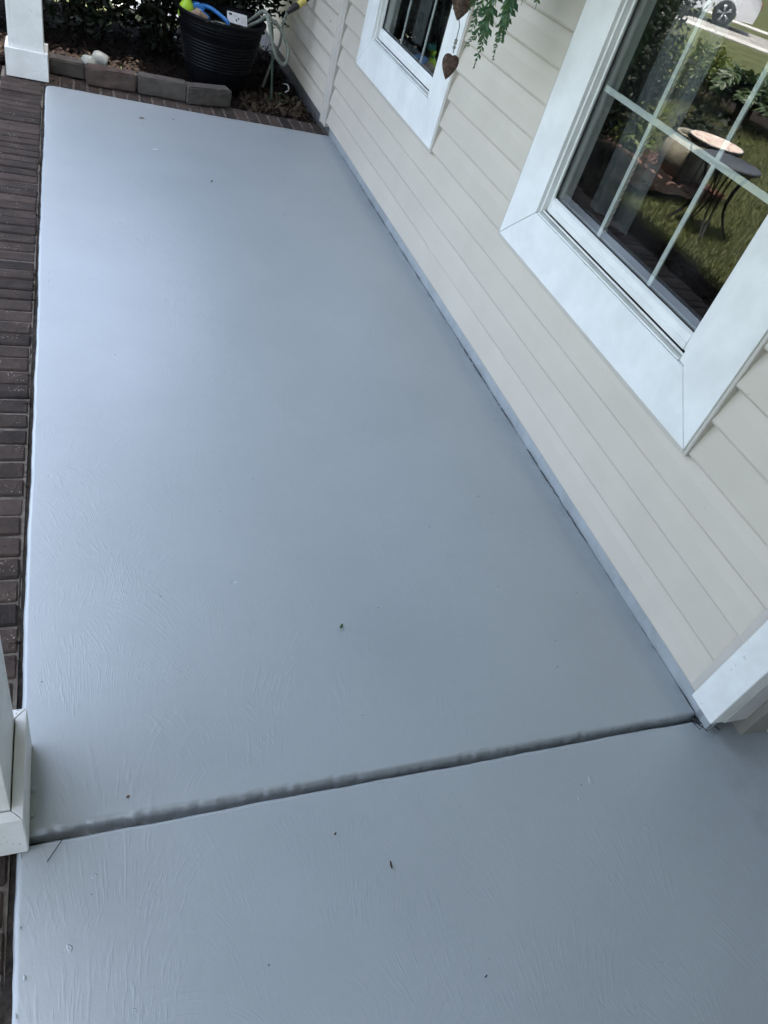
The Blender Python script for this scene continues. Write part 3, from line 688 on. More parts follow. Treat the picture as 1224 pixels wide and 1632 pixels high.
# iron scrollwork panel in the far window
scr = thing('scroll_screen', 'openwork screen of curling scrolls standing inside the far window', 'screen', (.24, 0, 0))
rs = random.Random(4)
for k in range(46):
    yy = 3.62 + rs.random() * .68; zz_ = .72 + rs.random() * .75; R_ = .03 + rs.random() * .04; sgn = rs.choice((-1, 1)); a0 = rs.random() * 6.28
    pts = [(rs.random() * .004 * 0 + (k % 5) * .004, yy + sgn * R_ * (1 - t_ * .85) * math.cos(a0 + t_ * 9), zz_ + R_ * (1 - t_ * .85) * math.sin(a0 + t_ * 9)) for t_ in np.linspace(0, 1, 26)]
    tube('scroll', pts, .0035, M['lace'], scr, 5)
for k in range(7):
    y0_ = 3.62 + .11 * k; tube('stem', [(0.002 * k, y0_ + .02 * math.sin(z * 9 + k), z) for z in np.linspace(.7, 1.6, 20)], .004, M['lace'], scr, 5)
# things on the room's side table, seen dimly through the big window
tb = thing('side_table', 'dim side table in the room behind the large window', 'table', (.42, 2.36, 0))
lathe('tabletop', [(0, .985), (.17, .985), (.175, .99), (.175, 1.0), (.17, 1.003), (0, 1.003)], M['seat'], tb, 36)
lathe('rim', [(.13, 1.004), (.135, 1.010), (.165, 1.010), (.17, 1.004)], M['sillboard'], tb, 36)
lathe('stem', [(.02, .0), (.02, .985)], M['seat'], tb, 12)
lathe('foot', [(0, .0), (.14, .0), (.14, .02), (.02, .05)], M['seat'], tb, 24)
bw = lathe('bowl', [(0, 0), (.03, 0), (.055, .02), (.068, .034), (.064, .034), (.05, .02), (0, .006)], M['packet'], None, 24, (.41, 2.30, 1.005))
tag(bw, 'small white bowl on the dim side table behind the large window', 'bowl')

# ================================================================== ENTRY
ent = thing('entry_door_frame', 'white door casing and grey jamb at the right edge, standing on the slab', 'door frame')
def dz(y, z, x): k_ = (1.5561 + x) / (1.5561 - .02); return y * k_, 1.5 - (1.5 - z) * k_
box('casing_board', -.034, .012, .574, .6635, .052, 2.2, M['white_dirty'], ent, .002, 1)
box('corner_trim', -.0235, .004, .6640, .690, .066, 2.25, M['trim_tan'], ent, .002, 1)
box('jamb', .0125, .098, .571, .640, .050, 2.2, M['jamb'], ent, .002, 1)
box('jamb', .0985, .20, .578, .645, .048, 2.2, M['trim_tan'], ent, .002, 1)
box('header', .0125, .20, -.4, .5705, 2.1, 2.2, M['jamb'], ent)
box('threshold', .2, .33, -.35, .575, -.02, .05, M['jamb'], ent, .004, 1)
box('jamb', -.034, .20, -.49, -.40, .05, 2.2, M['jamb'], ent)
dr = thing('entry_door', 'painted entry door standing in the recess beyond the right edge', 'door', (0, 0, 0))
box('door_leaf', .22, .265, -.395, .57, .055, 2.09, M['door'], dr, .002, 1)
for z0, z1 in ((.2, .9), (1.05, 1.95)):
    for y0, y1 in ((-.30, .05), (.13, .48)): box('door_panel', .212, .2205, y0, y1, z0, z1, M['door'], dr, .006, 1)
lathe('door_knob', [(0, 0), (.028, .0), (.03, .02), (.02, .035), (.012, .04), (.012, .06)], M['alloy'], dr, 20, (.16, .5, 1.0), (0, math.pi / 2, 0))
tag(boxes('wall_return_and_blocker', [(.201, .4, .5755, .60, .05, 2.6), (.0045, .1, -2.2, -.491, -.1, 2.6), (.27, .6, -2.2, .57, -.1, 2.6), (-1.9, .6, -2.35, -2.201, -.2, 2.55)], M['siding']), kind='structure')  # last box: unseen end wall behind the camera, added to darken the near floor

# ================================================================== PORCH ROOF
tag(box('porch_ceiling', -1.93, .0, -4.4, 5.15, 2.55, 2.60, M['ceiling']), kind='structure')
tag(boxes('porch_beam', [(-1.87, -1.70, -4.4, 5.14, 2.46, 2.549)], M['white']), kind='structure')
tag(boxes('roof', [(-2.00, 5.0, -4.5, 5.2, 2.602, 2.75), (-2.02, -1.935, -4.5, 5.2, 2.50, 2.601), (-.55, 5.0, 5.201, 9.3, 2.602, 2.75)], M['roof']), kind='structure')

# ================================================================== POSTS
def post(label, x0, x1, y0, y1, hp, sx0, sx1, sy0, sy1):
    t = thing('porch_post', label, 'post', ((x0 + x1) / 2, (y0 + y1) / 2, 0)); cx_, cy_ = t.location.x, t.location.y
    th = .019; g = .0008
    def pr(name, poly, z0, z1, mat=None, bv=.0012):
        return prism(name, [(a - cx_, b - cy_) for a, b in poly], 'z', z0, z1, mat or M['white_dirty'], t, bevel=bv)
    z0 = .0015
    pr('plinth_board', [(x0 + g, y0), (x1 - g, y0), (x1 - th - g, y0 + th), (x0 + th + g, y0 + th)], z0, hp)
    pr('plinth_board', [(x1, y0 + g), (x1, y1 - g), (x1 - th, y1 - th - g), (x1 - th, y0 + th + g)], z0, hp)
    pr('plinth_board', [(x0 + g, y1), (x1 - g, y1), (x1 - th - g, y1 - th), (x0 + th + g, y1 - th)], z0, hp)
    pr('plinth_board', [(x0, y0 + g), (x0, y1 - g), (x0 + th, y1 - th - g), (x0 + th, y0 + th + g)], z0, hp)
    # shaft: two wide boards between two side boards, seams showing
    e = .018
    pr('shaft_board', [(sx0 + e + .0008, sy0), (sx1, sy0), (sx1, sy0 + e), (sx0 + e + .0008, sy0 + e)], .01, 2.4)
    pr('shaft_board', [(sx0, sy0 + .001), (sx0 + e, sy0 + .001), (sx0 + e, sy1 - .001), (sx0, sy1 - .001)], .01, 2.4)
    pr('shaft_board', [(sx1 - e, sy0 + e + .0008), (sx1 - .0006, sy0 + e + .0008), (sx1 - .0006, sy1 - e - .0008), (sx1 - e, sy1 - e - .0008)], .01, 2.4)
    pr('shaft_board', [(sx0 + e + .0008, sy1 - e), (sx1, sy1 - e), (sx1, sy1), (sx0 + e + .0008, sy1)], .01, 2.4)
    pr('core', [(sx0 + e + .001, sy0 + e + .002), (sx1 - e - .001, sy0 + e + .002), (sx1 - e - .001, sy1 - e - .002), (sx0 + e + .001, sy1 - e - .002)], .01, 2.39, M['gasket'], 0)
    return t
post('white boxed porch post standing on the bricks at the far corner, beside the edging stones', -1.886, -1.671, 4.925, 5.135, .143, -1.866, -1.690, 4.944, 5.115)
post('white boxed porch post cut off by the left edge, its base beside the control joint', -1.884, -1.6675, .598, .8155, .142, -1.864, -1.6885, .6195, .796)

# ================================================================== EDGING STONES
def stone(label, xa, xb, ya, yb, h, dpt, z=.0, mat='stone'):
    L = math.hypot(xb - xa, yb - ya); ang = math.atan2(yb - ya, xb - xa)
    bm = bmesh.new(); add_box(bm, .002, L - .002, 0, dpt, 0, h)
    bmesh.ops.bevel(bm, geom=bm.edges[:], offset=.007, segments=2, affect='EDGES')
    bmesh.ops.subdivide_edges(bm, edges=[e for e in bm.edges if e.calc_length() > .05], cuts=5, use_grid_fill=True)
    r_ = random.Random(label)
    for v in bm.verts: v.co += Vector((r_.uniform(-1, 1), r_.uniform(-1, 1), r_.uniform(-1, 1))) * .0014
    o = from_bm('edging_stone', bm, M[mat], None, (xa, ya, z), (random.uniform(-.02, .02), random.uniform(-.012, .012), ang))
    return tag(o, label, 'stone', 'edging stones across the far end of the porch')
stone('dark edging stone tucked against the far porch post', -1.668, -1.476, 5.106, 5.104, .082, .10)
stone('reddish brown edging stone beside the fallen white ornaments', -1.471, -1.190, 5.010, 5.029, .093, .105, mat='stone_red')
stone('greyish edging stone between the reddish one and the one by the black pot', -1.186, -.896, 5.030, 5.028, .096, .11)
stone('slightly turned edging stone in front of the black pot, right end of its row', -.892, -.612, 4.997, 5.088, .100, .10)

# ================================================================== BLACK POT AND ITS CONTENTS
PX, PY, PZ = -.635, 5.625, -.03
pot = thing('ribbed_pot', 'large black ribbed plastic pot with speckled sides behind the edging stones', 'pot', (PX, PY, PZ))
prof = []
Hh = .405
for i in range(161):
    u = i / 160; z = u * Hh; r = .185 + (.275 - .185) * min(1, (u ** .8))
    if .32 < u < .93: r += .0032 * math.sin(u * Hh * 2 * math.pi / .0185)
    prof.append((r, z))
prof = [(0, 0), (.17, 0)] + prof + [(.288, Hh), (.292, Hh + .006), (.292, Hh + .018), (.287, Hh + .022), (.276, Hh + .02)]
prof += [(.27, Hh), (.262, Hh - .10), (.25, Hh - .11)]
lathe('pot_body', prof, M['pot'], pot, 72)
lathe('fill', [(0, Hh - .055), (.267, Hh - .055)], M['soil'], pot, 40)
# spray bottle
sb = thing('spray_bottle', 'lime green spray bottle with a teal band leaning in the black pot', 'bottle', (-.862, 5.62, .325), (math.radians(-4), math.radians(5), 0))
lathe('bottle_body', [(0, 0), (.044, 0), (.05, .008), (.05, .05), (.046, .066), (.034, .085), (.022, .105), (.019, .12)], M['lime'], sb, 28)
lathe('label_band', [(.024, .086), (.0255, .088), (.021, .113), (.0195, .115)], M['teal'], sb, 24)
lathe('bottle_neck', [(.0195, .1201), (.022, .122), (.022, .145), (.012, .150), (0, .150)], M['lime'], sb, 20)
box('trigger_head', -.015, .05, -.013, .013, .150, .185, M['teal'], sb, .005)
# tan cloth
bm = bmesh.new(); bmesh.ops.create_icosphere(bm, subdivisions=4, radius=1.0)
for v in bm.verts:
    nz = .10 * math.sin(v.co.x * 5 + v.co.z * 4) + .07 * math.sin(v.co.y * 9 + 1) + .05 * math.sin(v.co.z * 13 + v.co.x * 8)
    v.co *= (1 + nz); v.co.x *= .062; v.co.y *= .05; v.co.z *= .052
tag(from_bm('tan_cloth', bm, M['sponge'], None, (-.795, 5.515, .352), (0, .3, .2), True), 'crumpled tan cloth between the green bottle and the blue scoop', 'cloth')
# blue scoop with loop handle
bs = thing('blue_scoop', 'blue plastic scoop with an open handle lying in the black pot', 'scoop', (0, 0, 0))
tube('handle', catmull([(-.790, 5.62, .402), (-.752, 5.62, .412), (-.71, 5.60, .412), (-.66, 5.55, .398), (-.617, 5.51, .378), (-.602, 5.498, .352)], 8), .0125, M['blue'], bs, 10)
tube('handle', catmull([(-.790, 5.62, .395), (-.77, 5.60, .378), (-.742, 5.57, .368), (-.728, 5.545, .355)], 8), .016, M['blue'], bs, 10)
tube('blade', catmull([(-.85, 5.66, .37), (-.81, 5.635, .395), (-.775, 5.62, .401), (-.75, 5.61, .39)], 8), [.02 + .008 * math.sin(i * .2) for i in range(25)], M['blue'], bs, 10)
# seed packet
pk = thing('printed_packet', 'small white printed packet leaning in the black pot right of the blue scoop', 'packet', (-.545, 5.56, .395), (math.radians(-42), math.radians(3), math.radians(6)))
box('sheet', -.066, .066, -.004, .004, -.036, .036, M['packet'], pk, .002, 1)
prints = [(-.055, -.035, .012, .026), (-.012, -.002, -.02, -.004), (.004, .012, -.006, .008)]
for x0, x1, z0, z1 in prints: box('print', x0, x1, -.0048, -.0042, z0, z1, M['ink'], pk)
for k in range(6): box('print', .022, .056, -.0048, -.0042, -.024 + k * .007, -.0215 + k * .007, M['track'], pk)
for k in range(3): box('print', -.03, -.0, -.0048, -.0042, .006 + k * .006, .0085 + k * .006, M['track'], pk)

# garden hose
hz = thing('garden_hose', 'ribbed grey-green garden hose looping out of the black pot to a yellow nozzle', 'hose', (0, 0, 0))
def ribbed(path, r):
    P = catmull(path, 40); seg = np.linalg.norm(np.diff(P, axis=0), axis=1); s = np.concatenate([[0], np.cumsum(seg)])
    n_ = int(s[-1] / .0024); q = np.linspace(0, s[-1], n_); R_ = np.stack([np.interp(q, s, P[:, i]) for i in range(3)], 1)
    return R_, r + .0011 * np.sin(q * 2 * math.pi / .0105)
A = [(-.50, 5.60, .33), (-.45, 5.60, .37), (-.395, 5.60, .405), (-.371, 5.54, .447), (-.369, 5.46, .454), (-.356, 5.4, .398), (-.335, 5.38, .337), (-.299, 5.38, .268), (-.247, 5.4, .231), (-.211, 5.44, .254), (-.206, 5.48, .304), (-.235, 5.52, .365), (-.272, 5.55, .408), (-.325, 5.57, .437), (-.358, 5.62, .458), (-.385, 5.66, .44), (-.43, 5.68, .39), (-.50, 5.68, .34)]
B = [(-.213, 5.62, .483), (-.227, 5.62, .445), (-.232, 5.62, .377), (-.233, 5.62, .303), (-.245, 5.64, .25), (-.27, 5.68, .12), (-.29, 5.72, -.01)]
D = [(-.74, 5.45, .345), (-.70, 5.47, .362), (-.65, 5.455, .366), (-.60, 5.45, .357), (-.56, 5.44, .345), (-.50, 5.47, .34)]
for nm, pth, r in (('hose_loop', A, .0108), ('hose_tail', B, .0088), ('hose_coil', D, .012)):
    P, R_ = ribbed(pth, r); tube(nm, P, R_, M['hose'], hz, 10)
P, R_ = ribbed([(-.33, 5.52, .425), (-.325, 5.5, .40), (-.314, 5.47, .309), (-.305, 5.46, .222), (-.295, 5.45, .133), (-.286, 5.44, .05), (-.28, 5.43, -.02)], .0075); tube('hose_lead', P, R_, M['hose_green'], hz, 10)
tube('connector', catmull([(-.216, 5.62, .478), (-.205, 5.625, .490), (-.172, 5.64, .514), (-.142, 5.658, .533)], 6), [.009, .0095, .011, .012, .013, .013, .0135, .014, .015, .016, .0165, .017, .018, .0185, .0185, .019, .0195, .0195, .0195], M['rubber'], hz, 14)
tube('nozzle_collar', catmull([(-.1415, 5.6585, .5335), (-.12, 5.669, .549), (-.095, 5.68, .568)], 5), .0205, M['yellow'], hz, 16)
tube('nozzle_grip', catmull([(-.0945, 5.6802, .5682), (-.06, 5.70, .595), (-.04, 5.71, .66)], 5), .017, M['rubber'], hz, 14)
tube('valve_pipe', [(-.04, 5.71, .655), (-.03, 5.715, .70), (-.012, 5.72, .70)], .012, M['alloy'], hz, 10)

# ================================================================== PLANTS IN THE BED
def shrub(label, x, y, rx, ry, z0, z1, n, size, mat, name='shrub', nst=9, group=None, cx_=0, top=None):
    t = thing(name, label, 'shrub', (x, y, bedz(x, y) if y < 7 and x > -3.4 else -.12), group=group)
    st = []
    for k in range(nst):
        a = random.random() * 6.283; b = random.random() ** .5
        p = [(b * .25 * rx * math.cos(a), b * .25 * ry * math.sin(a), -.02)]
        for q in range(1, 6): p.append((p[0][0] + rx * b * q / 6 * math.cos(a) * 1.0 + random.uniform(-.02, .02), p[0][1] + ry * b * q / 6 * math.sin(a) + random.uniform(-.02, .02), z1 * q / 5.5))
        st.append((p, np.linspace(.012, .004, 6)))
    tubes('stem', st, M['stem'], t, 5)
    nc = max(6, n // 60); d = rng.normal(size=(nc, 3)); d /= np.linalg.norm(d, axis=1)[:, None]; r = rng.random(nc) ** .4
    cen = d * r[:, None] * np.array([rx, ry, (z1 - z0) / 2]) + np.array([0, 0, (z0 + z1) / 2])
    pos = cen[rng.integers(0, nc, n)] + rng.normal(size=(n, 3)) * .075
    pos = pos[pos[:, 2] > .0]
    leaves('foliage', pos, size * (.6 + .7 * rng.random(len(pos))), mat, t, .5)
    return t
shrub('dark leafy shrub behind the white ornaments, next to the far post', -1.50, 6.28, .52, .66, .0, 1.75, 12000, .062, M['bush'])
shrub('dark leafy shrub filling the top of the bed left of the black pot', -.92, 6.32, .48, .66, .0, 1.8, 12500, .062, M['bush'])
shrub('dark leafy shrub deep behind the black pot, against the house', -.42, 6.55, .38, .60, .0, 1.8, 10000, .062, M['bush'])
shrub('dark leafy shrub left of the far post', -2.42, 6.0, .55, .62, .0, 1.3, 12000, .062, M['bush'])
def weed(label, x, y, n, size, h, mat, name='weed', z=None):
    t = thing(name, label, 'weed', (x, y, bedz(x, y) if z is None else z)); st = []; V = []; F = []
    for k in range(n):
        a = k * 2.4 + random.random(); R_ = size * (.5 + .6 * random.random()); hh = h * (.5 + .6 * random.random())
        c_ = Vector((math.cos(a) * R_, math.sin(a) * R_, hh)); d = Vector((math.cos(a), math.sin(a), -.25)).normalized(); s = Vector((-math.sin(a), math.cos(a), .0)); L = size * (.7 + .4 * random.random())
        st.append(([(0, 0, 0), tuple(c_ * .6 + Vector((0, 0, hh * .25))), tuple(c_)], .0018)); V = []; F = []
        wd_ = [0.02, .36, .5, .42, .22, 0.02]
        for q in range(6):
            u = q / 5; m_ = c_ + d * L * u + Vector((0, 0, -.15 * L * u * u)); V += [tuple(m_ + s * L * wd_[q] + Vector((0, 0, L * .08))), tuple(m_), tuple(m_ - s * L * wd_[q] + Vector((0, 0, L * .08)))]
        for q in range(5):
            b = q * 3; F += [(b, b + 1, b + 4, b + 3), (b + 1, b + 2, b + 5, b + 4)]
        pyd('leaf', V, F, mat, t, smooth=True)
    tubes('stem', st, M['fernstem'], t, 4); return t
weed('broad-leaved green weed between the hose and the house wall', -.135, 5.50, 5, .062, .05, M['weed'])
weed('smaller green weed sprouting where the hose meets the mulch', -.255, 5.46, 6, .036, .03, M['weed'])
weed('low dark green ivy sprig behind the white ornaments', -1.455, 5.42, 9, .05, .06, M['bush'])
weed('dark green sprig left of the white ornaments', -1.52, 5.32, 6, .05, .05, M['bush'])
weed('dusty dark sprig growing from the mulch between ornaments and pot', -1.26, 5.42, 6, .055, .05, M['bush'])
# wiry dry grass by the seam of the wall
ds = []
for k in range(70):
    x = -.06 - .34 * random.random(); y = 5.15 + .35 * random.random(); a = random.random() * 6.28; l = .03 + .05 * random.random(); z = bedz(x, y)
    ds.append(([(x, y, z), (x + .4 * l * math.cos(a), y + .4 * l * math.sin(a), z + .022 + .02 * random.random()), (x + l * math.cos(a), y + l * math.sin(a), z + .012 + .02 * random.random())], .0012))
tag(tubes('dry_grass', ds, M['litter'], None, 4), kind='stuff')
# pale curled strip of bark
tag(tube('pale_stick', catmull([(-.13, 5.78, .02), (-.115, 5.72, .035), (-.115, 5.66, .02), (-.15, 5.62, .01)], 6), .0045, M['chalk'], None, 6), 'short pale curled stick lying in the mulch by the wall', 'stick')
# white garden ornaments
def cup(label, loc, rot, s):
    t = thing('garden_ornament', label, 'ornament', loc, rot)
    lathe('shell', [(0, .0), (.030 * s, .004 * s), (.044 * s, .020 * s), (.050 * s, .045 * s), (.049 * s, .085 * s), (.046 * s, .095 * s), (.043 * s, .085 * s), (.043 * s, .045 * s), (.02 * s, .016 * s), (0, .012 * s)], M['ceramic'], t, 28)
    lathe('dark_lining', [(0, .02 * s), (.040 * s, .048 * s), (.042 * s, .08 * s)], M['pot'], t, 24)
    return t
cup('larger white ceramic cup ornament tipped over in the bed, dark opening to the right', (-1.435, 5.335, .075), (math.radians(112), math.radians(-20), math.radians(75)), 1.0)
cup('smaller white dome ornament lying just behind the reddish edging stone', (-1.452, 5.215, .105), (math.radians(160), math.radians(10), math.radians(20)), .95)

# ================================================================== HANGING FERN, HEARTS, FLOWERS
fb = thing('hanging_fern', 'hanging fern basket whose green fronds trail in front of the siding', 'hanging plant', (-.25, 2.66, 1.42))
lathe('basket', [(0, -.13), (.07, -.125), (.115, -.08), (.14, -.01), (.145, 0), (.135, 0), (.11, -.03), (0, -.035)], M['coir'], fb, 32)
tubes('hanger_chain', [([(.14 * math.cos(a), .14 * math.sin(a), 0), (0, 0, .5)], .0025) for a in (0.3, 2.4, 4.5)] + [([(0, 0, .5), (0, 0, 1.13)], .003)], M['cord'], fb, 5)
def frond(pts, lmax, parent, n=27, hang=.5):
    P = catmull(pts, 14); V = []; st = (P, np.linspace(.0022, .0009, len(P)))
    T = np.gradient(P, axis=0); T /= np.linalg.norm(T, axis=1)[:, None]; q = []
    for i in range(n):
        u = .06 + .94 * i / n; k = min(int(u * (len(P) - 1)), len(P) - 2); c_ = P[k] + (P[k + 1] - P[k]) * (u * (len(P) - 1) - k)
        side = np.cross(T[k], (random.uniform(-.5, .5), random.uniform(-.5, .5), .9)); side /= np.linalg.norm(side)
        L = 1.35 * lmax * (1.0 - .6 * max(0, (u - .5) / .5)) * (.75 + .4 * random.random()) * min(1, .5 + 3 * u)
        for sgn in (-1, 1):
            d = sgn * side + T[k] * .75 + np.array([0, 0, -hang * .5]) + rng.normal(size=3) * .18; d /= np.linalg.norm(d)
            nn = np.cross(d, T[k]); nn /= np.linalg.norm(nn) + 1e-9; wv_ = np.cross(nn, d) * L * .24
            a = c_; b = c_ + d * L * .5 + nn * L * .06
            V.append([a, b + wv_, c_ + d * L, b - wv_])
    V = np.array(V).reshape(-1, 3)
    me = bpy.data.meshes.new('frond'); tv, tf = tube_data(*st, 5); o = len(V)
    me.from_pydata([tuple(x) for x in V] + [tuple(x) for x in tv], [], [tuple(range(i * 4, i * 4 + 4)) for i in range(len(V) // 4)] + [tuple(k + o for k in f) for f in tf])
    me.materials.append(M['fern']); me.materials.append(M['fernstem'])
    for i, p_ in enumerate(me.polygons): p_.material_index = 0 if i < len(V) // 4 else 1
    me.update(); return link('frond', me, None, parent)
o3 = np.array((-.25, 2.66, 1.42))
explicit = [([(-.25, 2.64, 1.36), (-.25, 2.635, 1.22), (-.25, 2.625, 1.11), (-.25, 2.638, .994)], .026),
            ([(-.25, 2.66, 1.36), (-.25, 2.66, 1.2), (-.25, 2.68, 1.11), (-.25, 2.76, 1.022)], .024),
            ([(-.25, 2.58, 1.36), (-.25, 2.55, 1.22), (-.25, 2.535, 1.12), (-.25, 2.514, 1.052)], .016),
            ([(-.25, 2.56, 1.36), (-.255, 2.52, 1.28), (-.255, 2.515, 1.2), (-.25, 2.512, 1.135)], .026),
            ([(-.23, 2.60, 1.36), (-.22, 2.57, 1.25), (-.22, 2.57, 1.17), (-.22, 2.565, 1.10)], .026),
            ([(-.27, 2.62, 1.36), (-.28, 2.60, 1.25), (-.28, 2.59, 1.15), (-.275, 2.60, 1.08)], .024),
            ([(-.25, 2.70, 1.36), (-.25, 2.74, 1.26), (-.25, 2.78, 1.18), (-.25, 2.82, 1.12)], .022),
            ([(-.26, 2.68, 1.36), (-.26, 2.69, 1.25), (-.26, 2.71, 1.17), (-.26, 2.72, 1.08)], .024)]
for pts, l in explicit: frond([np.array(p) - o3 for p in pts], l, fb)
for k in range(18):
    a = k * 2.399; r = .11 + .07 * random.random(); dn = .10 + .16 * random.random()
    frond([(.03 * math.cos(a), .03 * math.sin(a), -.01), (.09 * math.cos(a), .09 * math.sin(a), .06), (r * math.cos(a), r * math.sin(a), .02), ((r + .02) * math.cos(a), (r + .02) * math.sin(a), -dn)], .026, fb, 26)

hc = thing('heart_chime', 'string of two rusty tin hearts with grey beads hanging before the far window trim', 'wind chime', (-.28, 2.776, 1.10))
def heart(parent, loc, h, wd_, rz, ry=0):
    out = []
    prof_ = [(0.0, -.045), (.10, -.005), (.24, 0.0), (.37, -.035), (.46, -.12), (.50, -.24), (.49, -.38), (.43, -.52), (.33, -.67), (.20, -.82), (.09, -.93), (0.0, -1.0)]
    for (a_, b_) in prof_: out.append((a_ * wd_, b_ * h))
    for (a_, b_) in prof_[-2:0:-1]: out.append((-a_ * wd_, b_ * h))
    n = len(out); V = []; F = []
    # domed tin plate
    for sgn, off in ((1, .0), (-1, .0)):
        for ring in (1.0, .6, .0):
            for (x, z) in out: V.append((x * ring, sgn * (.0007 + .005 * (1 - ring ** 2)) , (z + h * .5) * ring - h * .5))
    for s in range(2):
        b = s * 3 * n
        for r in range(2):
            for k in range(n): F.append((b + r * n + k, b + r * n + (k + 1) % n, b + (r + 1) * n + (k + 1) % n, b + (r + 1) * n + k))
    for k in range(n): F.append((k, (k + 1) % n, 3 * n + (k + 1) % n, 3 * n + k))
    o = pyd('heart', V, F, M['rust'], parent, loc, (0, ry, rz), True)
    # embossed scroll wires on the face
    wires = []
    r_ = random.Random(h)
    for k in range(9):
        cx_ = r_.uniform(-.22, .22) * wd_; cz = -h * r_.uniform(.15, .62); R_ = h * r_.uniform(.05, .1); sg = r_.choice((-1, 1)); a0 = r_.random() * 6
        wires.append(([(cx_ + sg * R_ * (1 - .8 * q) * math.cos(a0 + 7 * q), -.0066, cz + R_ * (1 - .8 * q) * math.sin(a0 + 7 * q)) for q in np.linspace(0, 1, 14)], .0008))
    w_ = tubes('emboss', wires, M['rust_light'], o, 4); return o
rzh = math.atan2(-.28 + 1.556, -(2.776)) + math.pi / 2  # square to the porch's open side, turned a little
heart(hc, (0, -.004, -.104), .083, .060, math.radians(-18))
heart(hc, (.004, .046, .088), .098, .078, math.radians(-24))
tube('cord', [(0, .02, 1.44), (.003, .046, .26), (.002, .03, .0), (0, .004, -.02), (0, -.004, -.1)], .0016, M['cord'], hc, 5)
tube('cord', [(0, .11, .30), (.0, .104, .12), (0, .098, .012)], .0016, M['cord'], hc, 5)
for z in (-.061, -.070, -.083): lathe('bead', [(0, -.0062), (.0045, -.0045), (.0065, 0), (.0045, .0045), (0, .0062)], M['bead'], hc, 12, (0, .0005, z))

fl = thing('flower_basket', 'hanging basket of pale yellow flowers mirrored in the far window', 'hanging plant', (-.46, 5.0, 1.24))
lathe('basket', [(0, -.15), (.08, -.14), (.12, -.09), (.15, 0), (.14, 0), (.11, -.04), (0, -.05)], M['coir'], fl, 28)
n = 900; d = rng.normal(size=(n, 3)); d /= np.linalg.norm(d, axis=1)[:, None]; pos = d * (np.array([.22, .22, .18]) * (.4 + .6 * rng.random((n, 1)))) + np.array([0, 0, -.03])
leaves('foliage', pos, .04 * np.ones(n), M['fern'], fl)
V = []
for k in range(26):
    d = rng.normal(size=3); d /= np.linalg.norm(d); c_ = d * np.array([.23, .23, .2]) + np.array([0, 0, -.04])
    for j in range(6):
        a = rng.normal(size=3); a /= np.linalg.norm(a); b = np.cross(a, d); b /= np.linalg.norm(b) + 1e-9
        V += [c_, c_ + a * .016 + b * .009, c_ + a * .026, c_ + a * .016 - b * .009]
quads_mesh('blossoms', np.array(V), M['petal'], fl)
tubes('hanger_chain', [([(.14 * math.cos(a), .14 * math.sin(a), 0), (0, 0, .5)], .0025) for a in (0.3, 2.4, 4.5)] + [([(0, 0, .5), (0, 0, 1.31)], .003)], M['cord'], fl, 5)

# ================================================================== BITS ON THE SLAB
def bit(name, label, cat, x, y, L, wd_, mat, rz, curl=.25, z=.0015):
    V = []; F = []
    for q in range(5):
        u = q / 4 - .5; w_ = wd_ * math.cos(u * 2.9) ** .8 * .5 + .0004
        V += [(u * L, -w_, abs(u) * L * curl + .3 * w_), (u * L, 0, abs(u) * L * curl), (u * L, w_, abs(u) * L * curl + .3 * w_)]
    for q in range(4):
        b = q * 3; F += [(b, b + 3, b + 4, b + 1), (b + 1, b + 4, b + 5, b + 2)]
    o = pyd(name, V, F, mat, None, (x, y, z), (0, 0, rz), True); md = o.modifiers.new('thick', 'SOLIDIFY'); md.thickness = .0006
    return tag(o, label, cat)
bit('dead_leaf', 'small curled brown leaf on the far end of the painted slab', 'leaf', -1.19, 4.61, .030, .014, M['deadleaf'], .2)
bit('dead_leaf', 'tiny dark seed husk right of the brown leaf at the slab far end', 'leaf', -1.01, 4.68, .012, .008, M['twig'], .9)
bit('dead_leaf', 'dark leaf fragment on the slab in front of the near edging stones', 'leaf', -.90, 3.85, .022, .010, M['deadleaf'], 1.2)
bit('paint_flake', 'pale paint flake on the slab nearest to the brown leaf', 'flake', -1.15, 4.16, .034, .016, M['chalk'], -.1, .1)
bit('green_leaf', 'tiny curled green leaf in the middle of the slab before the joint', 'leaf', -.94, 1.03, .017, .006, M['greenbit'], .9, .5)
bit('leaf_bit', 'dark sliver of leaf on the near slab below the joint', 'leaf', -.99, .43, .016, .0035, M['twig'], 1.5)
bit('leaf_bit', 'olive leaf speck on the slab near the joint, left side', 'leaf', -1.49, .67, .007, .004, M['deadleaf'], .4)
bit('leaf_bit', 'dark speck of leaf on the near slab between twig and sliver', 'leaf', -1.09, .5145, .007, .003, M['twig'], .7)
tag(tube('twig', catmull([(-1.637, .572, .0025), (-1.625, .588, .004), (-1.612, .606, .003)], 5), .0009, M['twig'], None, 5), 'thin dark twig on the slab beside the near post base', 'twig')
# grit scattered over the paint
N = 46; xy = np.stack([-1.66 + 1.6 * rng.random(N), .1 + 4.7 * rng.random(N) ** 1.1], 1)
chips('slab_grit', xy, np.full(N, .0012), .0055, M['litter'], flat=.15)
# little moss and roots in the slab/brick gap
mo = []
for k in range(26):
    y = 1.0 + 3.7 * random.random(); x = -1.697
    for j in range(4): mo.append(([(x, y + .01 * random.random(), -.012), (x + random.uniform(-.025, .01), y + random.uniform(-.02, .02), .004 + .006 * random.random())], .0008))
tag(tubes('gap_weeds', mo, M['litter'], None, 4), kind='stuff')
